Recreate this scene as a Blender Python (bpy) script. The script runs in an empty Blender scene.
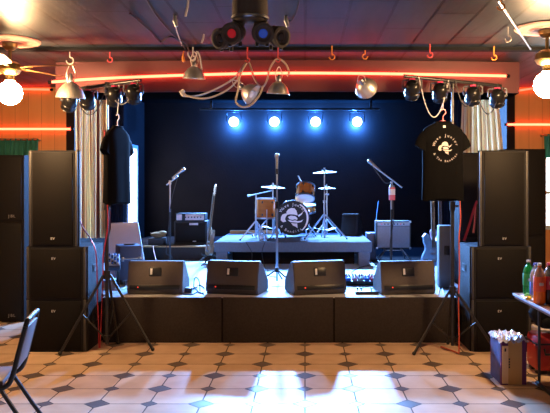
import bpy, bmesh, math, random
from mathutils import Vector, Matrix, Euler
random.seed(7)
sc = bpy.context.scene
COL = sc.collection
PI = math.pi
R = math.radians
F, VX, VY, H = 700.0, 305.0, 186.0, 1.5          # camera: focal length in pixels, axis, eye height


def X(px, Y): return (px - VX) / F * Y
def Z(py, Y): return H - (py - VY) / F * Y
def P(px, py, Y): return Vector((X(px, Y), Y, Z(py, Y)))
def CE(px, py, z=2.7):                            # point on a ceiling of height z
    Y = F * (z - H) / (VY - py)
    return Vector((X(px, Y), Y, z))


# ------------------------------------------------------------------ materials
MATS = {}


def nt_new(name):
    m = bpy.data.materials.new(name)
    m.use_nodes = True
    nt = m.node_tree
    return m, nt, nt.nodes['Principled BSDF']


def mat(name, col, rough=.5, metal=0., var=.12, scale=9., bump=0., bscale=None, spec=.5, emit=None, estr=0., trans=0., stretch=(1, 1, 1), sheen=0., alpha=1.):
    if name in MATS: return MATS[name]
    m, nt, b = nt_new(name)
    N, L = nt.nodes.new, nt.links.new
    tc = N('ShaderNodeTexCoord'); mp = N('ShaderNodeMapping'); mp.inputs['Scale'].default_value = stretch
    L(tc.outputs['Object'], mp.inputs['Vector'])
    nz = N('ShaderNodeTexNoise'); nz.inputs['Scale'].default_value = scale; nz.inputs['Detail'].default_value = 4
    L(mp.outputs[0], nz.inputs['Vector'])
    mx = N('ShaderNodeMix'); mx.data_type = 'RGBA'
    mx.inputs['A'].default_value = tuple(max(0, c * (1 - var)) for c in col) + (1,)
    mx.inputs['B'].default_value = tuple(min(1, c * (1 + var)) for c in col) + (1,)
    L(nz.outputs['Fac'], mx.inputs['Factor']); L(mx.outputs['Result'], b.inputs['Base Color'])
    b.inputs['Roughness'].default_value = rough; b.inputs['Metallic'].default_value = metal
    b.inputs['Specular IOR Level'].default_value = spec
    if trans: b.inputs['Transmission Weight'].default_value = trans
    if sheen: b.inputs['Sheen Weight'].default_value = sheen
    if alpha < 1: b.inputs['Alpha'].default_value = alpha
    if emit:
        b.inputs['Emission Color'].default_value = tuple(emit) + (1,); b.inputs['Emission Strength'].default_value = estr
    if bump:
        n2 = N('ShaderNodeTexNoise'); n2.inputs['Scale'].default_value = bscale or scale * 12; L(mp.outputs[0], n2.inputs['Vector'])
        bp = N('ShaderNodeBump'); bp.inputs['Strength'].default_value = bump; bp.inputs['Distance'].default_value = .01
        L(n2.outputs['Fac'], bp.inputs['Height']); L(bp.outputs['Normal'], b.inputs['Normal'])
    MATS[name] = m
    return m


def mth(nt, op, a, b=None, c=None):
    n = nt.nodes.new('ShaderNodeMath'); n.operation = op
    for i, v in enumerate((a, b, c)):
        if v is None: continue
        if isinstance(v, (int, float)): n.inputs[i].default_value = v
        else: nt.links.new(v, n.inputs[i])
    return n.outputs[0]


def mixc(nt, f, a, b):
    n = nt.nodes.new('ShaderNodeMix'); n.data_type = 'RGBA'
    for k, v in (('Factor', f), ('A', a), ('B', b)):
        if isinstance(v, (int, float)): n.inputs[k].default_value = v
        elif isinstance(v, tuple): n.inputs[k].default_value = v + (1,)
        else: nt.links.new(v, n.inputs[k])
    return n.outputs['Result']


def tile_material():
    m, nt, b = nt_new('glazed_octagon_tile')
    N, L = nt.nodes.new, nt.links.new
    g = N('ShaderNodeNewGeometry'); s = N('ShaderNodeSeparateXYZ'); L(g.outputs['Position'], s.inputs[0])
    S = .358
    u = mth(nt, 'DIVIDE', s.outputs[0], S); v = mth(nt, 'DIVIDE', mth(nt, 'SUBTRACT', s.outputs[1], 4.82), S)
    ru, rv = mth(nt, 'ROUND', u), mth(nt, 'ROUND', v)
    au = mth(nt, 'ABSOLUTE', mth(nt, 'SUBTRACT', u, ru)); av = mth(nt, 'ABSOLUTE', mth(nt, 'SUBTRACT', v, rv))
    d = mth(nt, 'ADD', au, av)
    par = mth(nt, 'FLOORED_MODULO', mth(nt, 'ADD', ru, rv), 2.)
    thr = mth(nt, 'SUBTRACT', .25, mth(nt, 'MULTIPLY', par, .085))
    dot = mth(nt, 'LESS_THAN', d, thr)
    ring = mth(nt, 'LESS_THAN', mth(nt, 'ABSOLUTE', mth(nt, 'SUBTRACT', d, thr)), .016)
    line = mth(nt, 'MULTIPLY', mth(nt, 'LESS_THAN', mth(nt, 'MINIMUM', au, av), .014), mth(nt, 'SUBTRACT', 1., dot))
    grout = mth(nt, 'MAXIMUM', ring, line)
    nz = N('ShaderNodeTexNoise'); nz.inputs['Scale'].default_value = 5.5; nz.inputs['Detail'].default_value = 6; L(g.outputs['Position'], nz.inputs['Vector'])
    n3 = N('ShaderNodeTexNoise'); n3.inputs['Scale'].default_value = 1.3; L(g.outputs['Position'], n3.inputs['Vector'])
    # each tile its own slight tone
    cu, cv = mth(nt, 'FLOOR', u), mth(nt, 'FLOOR', v)
    wn = N('ShaderNodeTexWhiteNoise'); wn.noise_dimensions = '2D'
    cb = N('ShaderNodeCombineXYZ'); L(cu, cb.inputs[0]); L(cv, cb.inputs[1]); L(cb.outputs[0], wn.inputs['Vector'])
    f = mth(nt, 'ADD', mth(nt, 'MULTIPLY', nz.outputs['Fac'], .75), mth(nt, 'MULTIPLY', wn.outputs['Value'], .3))
    tile = mixc(nt, f, (.36, .23, .135), (.68, .50, .345))
    dotc = mixc(nt, nz.outputs['Fac'], (.075, .055, .05), (.13, .10, .085))
    c = mixc(nt, dot, tile, dotc)
    c = mixc(nt, mth(nt, 'MULTIPLY', grout, .85), c, (.03, .022, .018))
    L(c, b.inputs['Base Color'])
    L(mth(nt, 'ADD', mth(nt, 'ADD', .26, mth(nt, 'MULTIPLY', n3.outputs['Fac'], .18)), mth(nt, 'MULTIPLY', grout, .4)), b.inputs['Roughness'])
    b.inputs['Specular IOR Level'].default_value = .05
    bp = N('ShaderNodeBump'); bp.inputs['Strength'].default_value = .35; bp.inputs['Distance'].default_value = .004
    hh = mth(nt, 'SUBTRACT', mth(nt, 'MULTIPLY', nz.outputs['Fac'], .5), mth(nt, 'MULTIPLY', grout, .6))
    L(hh, bp.inputs['Height']); L(bp.outputs['Normal'], b.inputs['Normal'])
    return m


def plank_material(name, c0, c1, width, axis, seam, rough, spec=.5, along_scale=(1, 1, 1), cross=0., bump=.15):
    """boards of one width side by side across axis (0 = x, 1 = y), grain along the other way"""
    m, nt, b = nt_new(name)
    N, L = nt.nodes.new, nt.links.new
    g = N('ShaderNodeNewGeometry'); s = N('ShaderNodeSeparateXYZ'); L(g.outputs['Position'], s.inputs[0])
    u = mth(nt, 'DIVIDE', s.outputs[axis], width)
    fu = mth(nt, 'ABSOLUTE', mth(nt, 'SUBTRACT', u, mth(nt, 'ROUND', u)))
    line = mth(nt, 'LESS_THAN', fu, seam)
    cell = mth(nt, 'FLOOR', u)
    if cross:
        v = mth(nt, 'ADD', mth(nt, 'DIVIDE', s.outputs[1 - axis], cross), mth(nt, 'MULTIPLY', cell, .37))
        fv = mth(nt, 'ABSOLUTE', mth(nt, 'SUBTRACT', v, mth(nt, 'ROUND', v)))
        line = mth(nt, 'MAXIMUM', line, mth(nt, 'LESS_THAN', fv, seam * width / cross))
        cell = mth(nt, 'ADD', cell, mth(nt, 'MULTIPLY', mth(nt, 'FLOOR', v), 17.))
    wn = N('ShaderNodeTexWhiteNoise'); wn.noise_dimensions = '1D'; L(cell, wn.inputs['W'])
    mp = N('ShaderNodeMapping'); mp.inputs['Scale'].default_value = along_scale; L(g.outputs['Position'], mp.inputs['Vector'])
    nz = N('ShaderNodeTexNoise'); nz.inputs['Scale'].default_value = 3.; nz.inputs['Detail'].default_value = 6; L(mp.outputs[0], nz.inputs['Vector'])
    f = mth(nt, 'ADD', mth(nt, 'MULTIPLY', nz.outputs['Fac'], .7), mth(nt, 'MULTIPLY', wn.outputs['Value'], .3))
    c = mixc(nt, f, c0, c1)
    c = mixc(nt, line, c, tuple(x * .25 for x in c0))
    L(c, b.inputs['Base Color']); b.inputs['Specular IOR Level'].default_value = spec
    L(mth(nt, 'ADD', rough, mth(nt, 'MULTIPLY', nz.outputs['Fac'], .2)), b.inputs['Roughness'])
    bp = N('ShaderNodeBump'); bp.inputs['Strength'].default_value = bump; bp.inputs['Distance'].default_value = .01
    L(mth(nt, 'SUBTRACT', nz.outputs['Fac'], line), bp.inputs['Height']); L(bp.outputs['Normal'], b.inputs['Normal'])
    return m


def stripe_material(name, cols, freq):
    m, nt, b = nt_new(name)
    N, L = nt.nodes.new, nt.links.new
    tc = N('ShaderNodeTexCoord'); s = N('ShaderNodeSeparateXYZ'); L(tc.outputs['UV'], s.inputs[0])
    fr = mth(nt, 'FRACT', mth(nt, 'MULTIPLY', s.outputs[0], freq))
    cr = N('ShaderNodeValToRGB'); cr.color_ramp.interpolation = 'CONSTANT'
    e = cr.color_ramp.elements
    while len(e) < len(cols): e.new(.5)
    for i, (p, c) in enumerate(cols): e[i].position = p; e[i].color = c + (1,)
    L(fr, cr.inputs[0])
    L(cr.outputs[0], b.inputs['Base Color']); b.inputs['Roughness'].default_value = .8
    b.inputs['Specular IOR Level'].default_value = .2
    return m


def grille_material(name, col, scale=260, rough=.6, depth=.4):
    m, nt, b = nt_new(name)
    N, L = nt.nodes.new, nt.links.new
    tc = N('ShaderNodeTexCoord')
    v = N('ShaderNodeTexVoronoi'); v.inputs['Scale'].default_value = scale; L(tc.outputs['Object'], v.inputs['Vector'])
    nz = N('ShaderNodeTexNoise'); nz.inputs['Scale'].default_value = 3; L(tc.outputs['Object'], nz.inputs['Vector'])
    f = mth(nt, 'ADD', mth(nt, 'MULTIPLY', mth(nt, 'LESS_THAN', v.outputs['Distance'], .38), .6), mth(nt, 'MULTIPLY', nz.outputs['Fac'], .3))
    L(mixc(nt, f, col, tuple(c * depth for c in col)), b.inputs['Base Color'])
    b.inputs['Roughness'].default_value = rough; b.inputs['Specular IOR Level'].default_value = .15
    return m


m_tile = tile_material()
m_ceil = plank_material('dark_painted_ceiling_boards', (.003, .006, .010), (.038, .046, .056), .30, 0, .035, .33, spec=.10, bump=.4, along_scale=(3, .5, 1), cross=1.25)
m_orange = plank_material('orange_pine_panelling', (.55, .20, .05), (.74, .31, .09), .16, 0, .010, .42, along_scale=(6, 1, .6), bump=.1)
m_roomwall = plank_material('brown_panelling', (.20, .10, .05), (.32, .17, .09), .16, 1, .03, .5, along_scale=(1, 6, .6))
m_rearpanel = plank_material('brown_panelling_rear', (.20, .10, .05), (.32, .17, .09), .16, 0, .03, .5, along_scale=(6, 1, .6))
m_blackc2 = mat('black_stage_ceiling_paint', (.004, .004, .004), .9, spec=0.)
m_black = mat('flat_black_wall_paint', (.011, .0064, .0056), .8, var=.4, scale=3, bump=.2, spec=.12)
m_soffit = mat('soffit_brown_neon_glow', (.115, .033, .038), .5, var=.2, scale=4)  # dark brown soffit with red neon glow put into its colour
m_seam = mat('black_seam_strip', (.012, .012, .014), .7, spec=.05)
m_carpet = mat('charcoal_carpet', (.045, .036, .033), .95, var=.35, scale=60, bump=.6, bscale=400, spec=.1)
m_rearshade = mat('black_rear_shade', (.012, .011, .013), .95, var=.3, scale=40, spec=.05)  # black colour standing in for shade on the rear deck
m_deck = mat('pale_stage_paint', (.44, .47, .50), .62, var=.18, scale=5, bump=.1)
m_riser = mat('grey_riser_carpet', (.14, .155, .19), .9, var=.2, scale=40, bump=.4, bscale=300, spec=.1)
m_cab = mat('black_textured_cabinet', (.022, .021, .022), .65, spec=.1, var=.3, scale=30, bump=.3, bscale=350)
m_cabold = mat('worn_black_cabinet', (.014, .012, .012), .7, spec=.05, var=.4, scale=12, bump=.25, bscale=200)
m_grille = grille_material('black_steel_grille', (.011, .0095, .0088))
m_grilleold = grille_material('old_cloth_grille', (.014, .012, .011), 180)
m_frame = mat('grey_cabinet_edge', (.055, .052, .05), .5)
m_wedge = mat('brown_black_wedge_shell', (.085, .070, .066), .6, spec=.3, var=.15, scale=40, bump=.25, bscale=400)
m_white = mat('white_badge', (.8, .8, .8), .4)
m_greyb = mat('grey_badge', (.32, .30, .27), .4)
m_dkplast = mat('black_plastic', (.012, .012, .013), .35)
m_blkmetal = mat('black_painted_steel', (.022, .022, .024), .38, metal=.2)
m_greyyoke = mat('grey_yoke_steel', (.13, .13, .14), .4, metal=.4)
m_glossblk = mat('gloss_black_can', (.008, .008, .009), .3, spec=.35)
m_chrome = mat('chrome', (.60, .66, .76), .28, metal=1, var=.05)
m_steel = mat('dull_steel', (.40, .41, .43), .35, metal=1, var=.1)
m_alu = mat('spun_aluminium', (.80, .76, .72), .38, metal=.9, var=.12, scale=20)
m_brass = mat('aged_brass', (.42, .29, .12), .3, metal=1)
m_pink = mat('pink_label', (.75, .05, .16), .45)
m_pinkh = mat('pink_hanger_plastic', (.85, .10, .16), .35)
m_whiteh = mat('white_hanger_plastic', (.85, .70, .64), .4)
m_shirt = mat('black_cotton', (.0045, .0045, .005), .95, var=.3, scale=30, spec=.05)
m_print = mat('off_white_print', (.62, .58, .58), .7)
m_maple = mat('amber_maple_lacquer', (.44, .13, .025), .22, var=.35, scale=4, stretch=(1, 1, 6))
m_headw = mat('white_drum_head', (.93, .90, .96), .5)
m_headb = mat('black_drum_head', (.010, .010, .012), .3)
m_hoopw = mat('dark_bass_hoop', (.03, .028, .032), .25)
m_cymb = mat('bronze_cymbal', (.05, .047, .05), .6, spec=.3)
m_wood = mat('brown_board', (.45, .20, .06), .5, var=.3, scale=3, stretch=(1, 8, 8))
m_blade = mat('oak_fan_blade', (.46, .24, .09), .4, var=.3, scale=5, stretch=(1, 6, 6))
m_medal = mat('rose_medallion_plaster', (.50, .22, .18), .45, var=.1)
m_medalw = mat('cream_medallion_plaster', (.34, .20, .17), .45, var=.1)
m_globe = mat('lit_globe', (1, .9, .7), .3, emit=(1, .60, .28), estr=470)
m_neon = mat('red_neon', (.9, .2, .1), .3, emit=(1., .050, .024), estr=17.0)
m_neon2 = mat('dimmer_red_neon', (.9, .2, .1), .3, emit=(1., .032, .016), estr=11.0)
m_lens = mat('lit_blue_white_lens', (.8, .9, 1), .3, emit=(.55, .80, 1.), estr=7)
m_redlens = mat('red_lens', (.5, .02, .03), .1, emit=(1, .03, .05), estr=.18)
m_bluelens = mat('blue_lens', (.03, .08, .5), .1, emit=(.06, .16, 1), estr=.18)
m_darklens = mat('dark_lens', (.02, .02, .03), .08)
m_led = mat('red_led', (.8, .05, .03), .3, emit=(1, .05, .03), estr=1.2)
m_window = mat('bright_daylight_pane', (.9, .95, 1), .2, emit=(.80, .92, 1.), estr=9)
m_windowb = mat('bluish_daylight_pane', (.9, .95, 1), .2, emit=(.72, .86, 1.), estr=9)
m_wframe = mat('pale_window_trim', (.55, .62, .66), .5)
m_green = mat('dark_green_cloth', (.05, .27, .19), .8, var=.3, scale=10, stretch=(6, 1, 1))
m_drape = mat('black_drape_blue_light', (.010, .012, .022), .85, spec=.05, var=.2)  # black cloth, blue stage light put into its colour
m_cream = mat('cream_cord', (.55, .45, .36), .5)
m_whitec = mat('white_cord', (.6, .6, .62), .5)
m_blackc = mat('black_cable', (.012, .012, .013), .5)
m_redc = mat('red_cable', (.36, .02, .035), .45)
m_orangec = mat('orange_red_cable', (.62, .10, .05), .45)
m_orhook = mat('orange_dipped_hook', (.75, .26, .04), .4)
m_whook = mat('white_dipped_hook', (.62, .58, .55), .4)
m_rhook = mat('red_dipped_hook', (.60, .08, .09), .4)
m_panelw = mat('white_laminate', (.85, .82, .88), .5, var=.05)
m_case = mat('black_vinyl_blue_light', (.05, .075, .14), .5)  # black vinyl with the blue stage light mixed into the colour
m_greygr = mat('silver_grille_cloth', (.24, .25, .29), .8, var=.15, scale=60)
m_tolex = mat('black_tolex', (.018, .018, .02), .6, bump=.3, bscale=300)
m_amppanel = mat('pale_amp_panel', (.62, .50, .50), .4)
m_bassbody = mat('pale_bass_body', (.34, .24, .16), .25)
m_neck = mat('maple_neck', (.22, .14, .08), .35)
m_gbody = mat('pale_blue_guitar_body', (.30, .45, .62), .2)
m_gbody2 = mat('sparkling_pink_guitar_body', (.55, .30, .40), .2, var=.6, scale=40)
m_fret = mat('dark_fretboard', (.05, .035, .03), .4)
m_brownbag = mat('tan_leather', (.55, .27, .10), .55, var=.2)
m_greybox = mat('dusty_grey_box', (.12, .10, .10), .7)
m_silver = mat('silver_mixer_face', (.42, .45, .50), .4, metal=.3)
m_pedalr = mat('red_pedal', (.55, .05, .07), .8, spec=.1)
m_pedalb = mat('blue_pedal', (.05, .15, .50), .8, spec=.1)
m_pedalw = mat('white_pedal', (.35, .35, .38), .8, spec=.1)
m_pedalp = mat('pink_pedal', (.65, .25, .32), .8, spec=.1)
m_koozie = mat('pink_sleeve', (.75, .16, .20), .6)
m_chairpad = mat('grey_violet_vinyl', (.105, .095, .115), .5)
m_seatpad = mat('dark_red_brown_vinyl', (.07, .028, .03), .5)
m_tabletop = mat('brown_laminate', (.13, .06, .04), .4)
m_edge = mat('pale_metal_edge', (.45, .50, .62), .35)
m_purple = mat('purple_card', (.13, .022, .13), .6, var=.1)
m_cardcream = mat('cream_card', (.78, .56, .34), .65, var=.06)
m_cardtan = mat('tan_card', (.58, .35, .13), .65, var=.1)
m_navycard = mat('navy_printed_card', (.05, .05, .16), .6, var=.6, scale=16)
m_plasticw = mat('crumpled_clear_plastic', (.55, .58, .72), .2, var=.3, scale=30, spec=.8)
m_ink = mat('dark_ink', (.03, .02, .02), .6)
m_greenglass = mat('green_bottle_plastic', (.01, .28, .06), .08, var=.1, trans=.35)
m_clear = mat('clear_bottle_plastic', (.80, .85, .92), .06, var=.05, trans=.75)
m_cola = mat('cola_in_bottle', (.03, .010, .007), .08)
m_orsoda = mat('orange_soda_in_bottle', (.85, .17, .02), .1)
m_labg = mat('green_label', (.02, .30, .06), .5)
m_labr = mat('red_label', (.72, .035, .04), .5)
m_labo = mat('orange_red_label', (.80, .10, .035), .5)
m_labc = mat('dark_crimson_label', (.55, .03, .07), .5)
m_labb = mat('blue_label', (.10, .15, .50), .5)
m_capw = mat('white_cap', (.8, .75, .68), .4)
m_capb = mat('blue_cap', (.08, .14, .5), .4)
m_capr = mat('red_cap', (.65, .05, .09), .4)
m_yellow = mat('yellow_wrapper', (.75, .55, .05), .35, var=.5, scale=40)
m_greenwr = mat('green_wrapper', (.10, .42, .12), .35)
m_napkin = mat('white_paper', (.75, .77, .82), .7)
m_redcool = mat('red_moulded_plastic', (.42, .022, .022), .45, var=.1)
m_bag = mat('black_nylon', (.006, .006, .006), .8, spec=.15, var=.4, scale=20, bump=.3, bscale=60)
m_strapg = mat('grey_strap', (.45, .40, .38), .6)
m_curtain = stripe_material('striped_curtain_cloth', [(0, (.95, .70, .38)), (.26, (.26, .07, .06)), (.42, (.95, .78, .54)), (.60, (.48, .20, .13)), (.68, (.95, .82, .62)), (.86, (.24, .065, .06))], 5)
m_curtain2 = stripe_material('pale_striped_curtain_cloth', [(0, (.92, .70, .42)), (.30, (.50, .20, .13)), (.38, (.92, .76, .52)), (.64, (.70, .42, .24)), (.72, (.92, .74, .48)), (.93, (.45, .16, .12))], 6)
m_soundboard = mat('blue_grey_speaker_side', (.12, .14, .17), .6)


# ------------------------------------------------------------------ mesh building
class MB:
    def __init__(s): s.bm = bmesh.new(); s.M = Matrix.Identity(4)

    def _v(s, co): return s.bm.verts.new(s.M @ Vector(co))

    def box(s, c, size, bev=0., rot=None, seg=2):
        b = bmesh.new(); bmesh.ops.create_cube(b, size=1)
        for v in b.verts: v.co = Vector((v.co.x * size[0], v.co.y * size[1], v.co.z * size[2]))
        if bev: bmesh.ops.bevel(b, geom=b.edges[:], offset=bev, segments=seg, affect='EDGES', profile=.5)
        m = Matrix.Translation(c) @ (rot.to_matrix().to_4x4() if rot else Matrix.Identity(4))
        return s._merge(b, m)

    def span(s, lo, hi, bev=0.):
        return s.box([(a + b) / 2 for a, b in zip(lo, hi)], [abs(b - a) for a, b in zip(lo, hi)], bev)

    def _merge(s, b, m):
        mp = {}
        for v in b.verts: mp[v] = s._v(m @ v.co)
        for f in b.faces:
            try: s.bm.faces.new([mp[v] for v in f.verts])
            except ValueError: pass
        b.free(); return s

    def tube(s, pts, r, seg=8, closed=False, cap=True):
        pts = [Vector(p) for p in pts]; n = len(pts)
        rs = r if isinstance(r, (list, tuple)) else [r] * n
        rings = []; up = None
        for i, p in enumerate(pts):
            a = pts[i - 1] if (i or closed) else p; c = pts[(i + 1) % n] if (i < n - 1 or closed) else p
            t = (c - a)
            t = t.normalized() if t.length > 1e-9 else Vector((0, 0, 1))
            if up is None: up = Vector((0, 0, 1)) if abs(t.z) < .9 else Vector((1, 0, 0))
            u = up - t * up.dot(t)
            if u.length < 1e-4: u = t.orthogonal()
            u.normalize(); w = t.cross(u); up = u
            rings.append([s._v(p + (u * math.cos(k * 2 * PI / seg) + w * math.sin(k * 2 * PI / seg)) * rs[i]) for k in range(seg)])
        for i in range(n if closed else n - 1):
            A, B = rings[i], rings[(i + 1) % n]
            for k in range(seg): s.bm.faces.new((A[k], A[(k + 1) % seg], B[(k + 1) % seg], B[k]))
        if cap and not closed:
            s.bm.faces.new(rings[0][::-1]); s.bm.faces.new(rings[-1])
        return s

    def cyl(s, p0, p1, r0, r1=None, seg=16): return s.tube([p0, p1], [r0, r0 if r1 is None else r1], seg)

    def lathe(s, prof, c=(0, 0, 0), axis=(0, 0, 1), seg=28):
        q = Vector((0, 0, 1)).rotation_difference(Vector(axis).normalized()).to_matrix().to_4x4()
        m = Matrix.Translation(c) @ q; rings = []
        for r, z in prof:
            if r < 1e-6: rings.append([s._v(m @ Vector((0, 0, z)))])
            else: rings.append([s._v(m @ Vector((r * math.cos(k * 2 * PI / seg), r * math.sin(k * 2 * PI / seg), z))) for k in range(seg)])
        for A, B in zip(rings, rings[1:]):
            for k in range(seg):
                k2 = (k + 1) % seg
                if len(A) == 1 and len(B) == 1: continue
                if len(A) == 1: s.bm.faces.new((A[0], B[k2], B[k]))
                elif len(B) == 1: s.bm.faces.new((A[k], A[k2], B[0]))
                else: s.bm.faces.new((A[k], A[k2], B[k2], B[k]))
        return s

    def ball(s, c, r, sx=1, sy=1, sz=1, seg=16):
        prof = [(math.sin(i * PI / 10), -math.cos(i * PI / 10)) for i in range(11)]
        M0 = s.M; s.M = s.M @ Matrix.Translation(c) @ Matrix.Diagonal((r * sx, r * sy, r * sz, 1))
        s.lathe([(0 if i in (0, 10) else a, b) for i, (a, b) in enumerate(prof)], seg=seg); s.M = M0
        return s

    def prism(s, poly, d0, d1, plane='xz'):
        f = {'xz': lambda a, b, d: (a, d, b), 'yz': lambda a, b, d: (d, a, b), 'xy': lambda a, b, d: (a, b, d)}[plane]
        A = [s._v(f(a, b, d0)) for a, b in poly]; B = [s._v(f(a, b, d1)) for a, b in poly]; n = len(poly)
        s.bm.faces.new(A); s.bm.faces.new(B[::-1])
        for i in range(n): s.bm.faces.new((A[i], B[i], B[(i + 1) % n], A[(i + 1) % n]))
        return s

    def loft(s, rings, cap=True):
        V = [[s._v(p) for p in r] for r in rings]; n = len(V[0])
        for A, B in zip(V, V[1:]):
            for k in range(n): s.bm.faces.new((A[k], A[(k + 1) % n], B[(k + 1) % n], B[k]))
        if cap: s.bm.faces.new(V[0][::-1]); s.bm.faces.new(V[-1])
        return s

    def build(s, name, material, parent=None, smooth=True, loc=None):
        bmesh.ops.recalc_face_normals(s.bm, faces=s.bm.faces[:])
        me = bpy.data.meshes.new(name); s.bm.to_mesh(me); s.bm.free()
        me.materials.append(material)
        if smooth:
            for p in me.polygons: p.use_smooth = True
            try: me.set_sharp_from_angle(angle=R(38))
            except Exception: pass
        o = bpy.data.objects.new(name, me); COL.objects.link(o)
        if parent: o.parent = parent
        if loc is not None: o.location = loc
        return o


def tag(o, label, cat, group=None, kind=None):
    if label: o['label'] = label
    if cat: o['category'] = cat
    if group: o['group'] = group
    if kind: o['kind'] = kind
    return o


def thing(name, label, cat, loc=(0, 0, 0), rz=0., group=None):
    o = bpy.data.objects.new(name, None); COL.objects.link(o); o.empty_display_size = .1
    o.location = loc; o.rotation_euler = (0, 0, rz)
    return tag(o, label, cat, group)


def struct(name, mb, m):
    o = mb.build(name, m, smooth=False); o['kind'] = 'structure'; return o


def dup(root, loc, rz, label):
    r = root.copy(); COL.objects.link(r); r.location = loc; r.rotation_euler = (0, 0, rz); r['label'] = label
    for ch in list(root.children):
        c = ch.copy(); COL.objects.link(c); c.parent = r
        for g in list(ch.children):
            d = g.copy(); COL.objects.link(d); d.parent = c
    return r


def smooth_path(pts, n=8):
    pts = [Vector(p) for p in pts]; out = []
    for i in range(len(pts) - 1):
        p0, p1, p2, p3 = pts[max(i - 1, 0)], pts[i], pts[i + 1], pts[min(i + 2, len(pts) - 1)]
        for k in range(n):
            t = k / n
            out.append(.5 * ((2 * p1) + (p2 - p0) * t + (2 * p0 - 5 * p1 + 4 * p2 - p3) * t * t + (3 * p1 - p0 - 3 * p2 + p3) * t ** 3))
    out.append(pts[-1]); return out


def cable(name, pts, r, m, label, cat='cable', group=None, n=8):
    return tag(MB().tube(smooth_path(pts, n), r, 6).build(name, m), label, cat, group)


def glyphs(mb, ch, size, Mx, th=.002):
    """one character as a thin solid, in Mx's xz plane facing -y"""
    if ch == ' ': return
    cu = bpy.data.curves.new('t', 'FONT'); cu.body = ch; cu.size = size; cu.align_x = 'CENTER'; cu.extrude = th / 2; cu.resolution_u = 2
    o = bpy.data.objects.new('t', cu); COL.objects.link(o)
    bpy.context.view_layer.update()
    me = bpy.data.meshes.new_from_object(o.evaluated_get(bpy.context.evaluated_depsgraph_get()))
    b = bmesh.new(); b.from_mesh(me)
    mb._merge(b, Mx @ Matrix.Rotation(PI / 2, 4, 'X'))
    bpy.data.objects.remove(o); bpy.data.meshes.remove(me); bpy.data.curves.remove(cu)


def text_line(mb, txt, size, c, step):
    n = len(txt)
    for i, ch in enumerate(txt): glyphs(mb, ch, size, Matrix.Translation(Vector(c) + Vector(((i - (n - 1) / 2) * step, 0, 0))))


def text_arc(mb, txt, size, c, rad, mid_deg, step_deg, bottom=False):
    n = len(txt)
    for i, ch in enumerate(txt):
        k = (i - (n - 1) / 2) * step_deg
        a = R(mid_deg + k) if bottom else R(mid_deg - k)
        p = Vector(c) + Vector((rad * math.cos(a), 0, rad * math.sin(a)))
        tilt = (a + PI / 2) if bottom else (a - PI / 2)
        glyphs(mb, ch, size, Matrix.Translation(p) @ Matrix.Rotation(-tilt, 4, 'Y'))


def emblem(mb, c, s, y0, y1, ring=True):
    """band badge: hatted bearded head between two arcs of lettering; s scales a disc of radius 1"""
    def q(pts): return [(c[0] + (a - 205) / 150 * s, c[2] - (b - 215) / 150 * s) for a, b in pts]
    shapes = [[(150, 190), (152, 160), (168, 138), (195, 127), (222, 130), (238, 148), (246, 172), (250, 193), (215, 184), (180, 183)],
              [(102, 235), (104, 205), (118, 184), (145, 174), (160, 186), (146, 205), (140, 225), (150, 246), (122, 252)],
              [(252, 190), (276, 178), (300, 158), (284, 186), (258, 206)],
              [(165, 206), (190, 194), (230, 199), (248, 216), (246, 232), (226, 226), (205, 232), (180, 226)],
              [(162, 232), (180, 232), (205, 240), (228, 234), (250, 242), (274, 240), (298, 228), (284, 250), (252, 256), (220, 254), (185, 250)],
              [(192, 258), (220, 262), (246, 262), (250, 304), (234, 292), (208, 280)]]
    for sh in shapes: mb.prism(q(sh), y0, y1)
    if ring:
        pts = []
        for k in range(17):
            a = R(62 - k * 115 / 16); pts.append((c[0] + s * .93 * math.cos(a), c[2] + s * .93 * math.sin(a)))
        for k in range(17):
            a = R(-53 + k * 115 / 16); w = .87 - .05 * math.sin(k / 16 * PI); pts.append((c[0] + s * w * math.cos(a), c[2] + s * w * math.sin(a)))
        mb.prism(pts, y0, y1)


# ------------------------------------------------------------------ the setting
SW, YF, YW, YB = -4.3, 6.69, 8.5, 12.2           # room side, stage front, panelled walls, stage rear wall
XR = 4.0
SL, SR = -2.8, 2.45                              # stage side walls
ST = .43                                         # stage top
struct('floor', MB().span((SW, -3, -.1), (XR, YB + .1, 0)), m_tile)
struct('ceiling', MB().span((SW, -3, 2.7), (XR, YW, 2.8)), m_ceil)
o = struct('ceiling_stage', MB().span((SL - .1, YW, 2.95), (SR + .1, YB + .1, 3.05)), m_blackc2)
struct('wall_left', MB().span((SW - .1, -3, 0), (SW, YW, 2.8)), m_roomwall)
struct('wall_right', MB().span((XR, -3, 0), (XR + .1, YW, 2.8)), m_roomwall)
struct('wall_near', MB().span((SW - .1, -3.1, 0), (XR + .1, -3, 2.8)), m_rearpanel)
struct('wall_stage_rear', MB().span((SL - .1, YB, 0), (SR + .1, YB + .1, 3.05)), m_black)
struct('wall_stage_left', MB().span((SL - .1, YW, 0), (SL, 11.0, 3.05)).span((SL - .1, 11.62, 0), (SL, YB, 3.05)).span((SL - .1, 11., 0), (SL, 11.62, .85)).span((SL - .1, 11., 2.13), (SL, 11.62, 3.05)), m_black)
struct('wall_stage_right', MB().span((SR, YW, 0), (SR + .1, YB, 3.05)), m_black)
struct('wall_panelled_left', MB().span((SW, YW, 0), (SL - .1, YW + .1, 2.8)), m_orange)
WX0, WX1, WZ0, WZ1 = 2.93, 3.75, 1.02, 1.86
struct('wall_panelled_right', MB().span((SR + .1, YW, 0), (WX0, YW + .1, 2.8)).span((WX1, YW, 0), (XR, YW + .1, 2.8)).span((WX0, YW, 0), (WX1, YW + .1, WZ0)).span((WX0, YW, WZ1), (WX1, YW + .1, 2.8)), m_orange)
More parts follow.
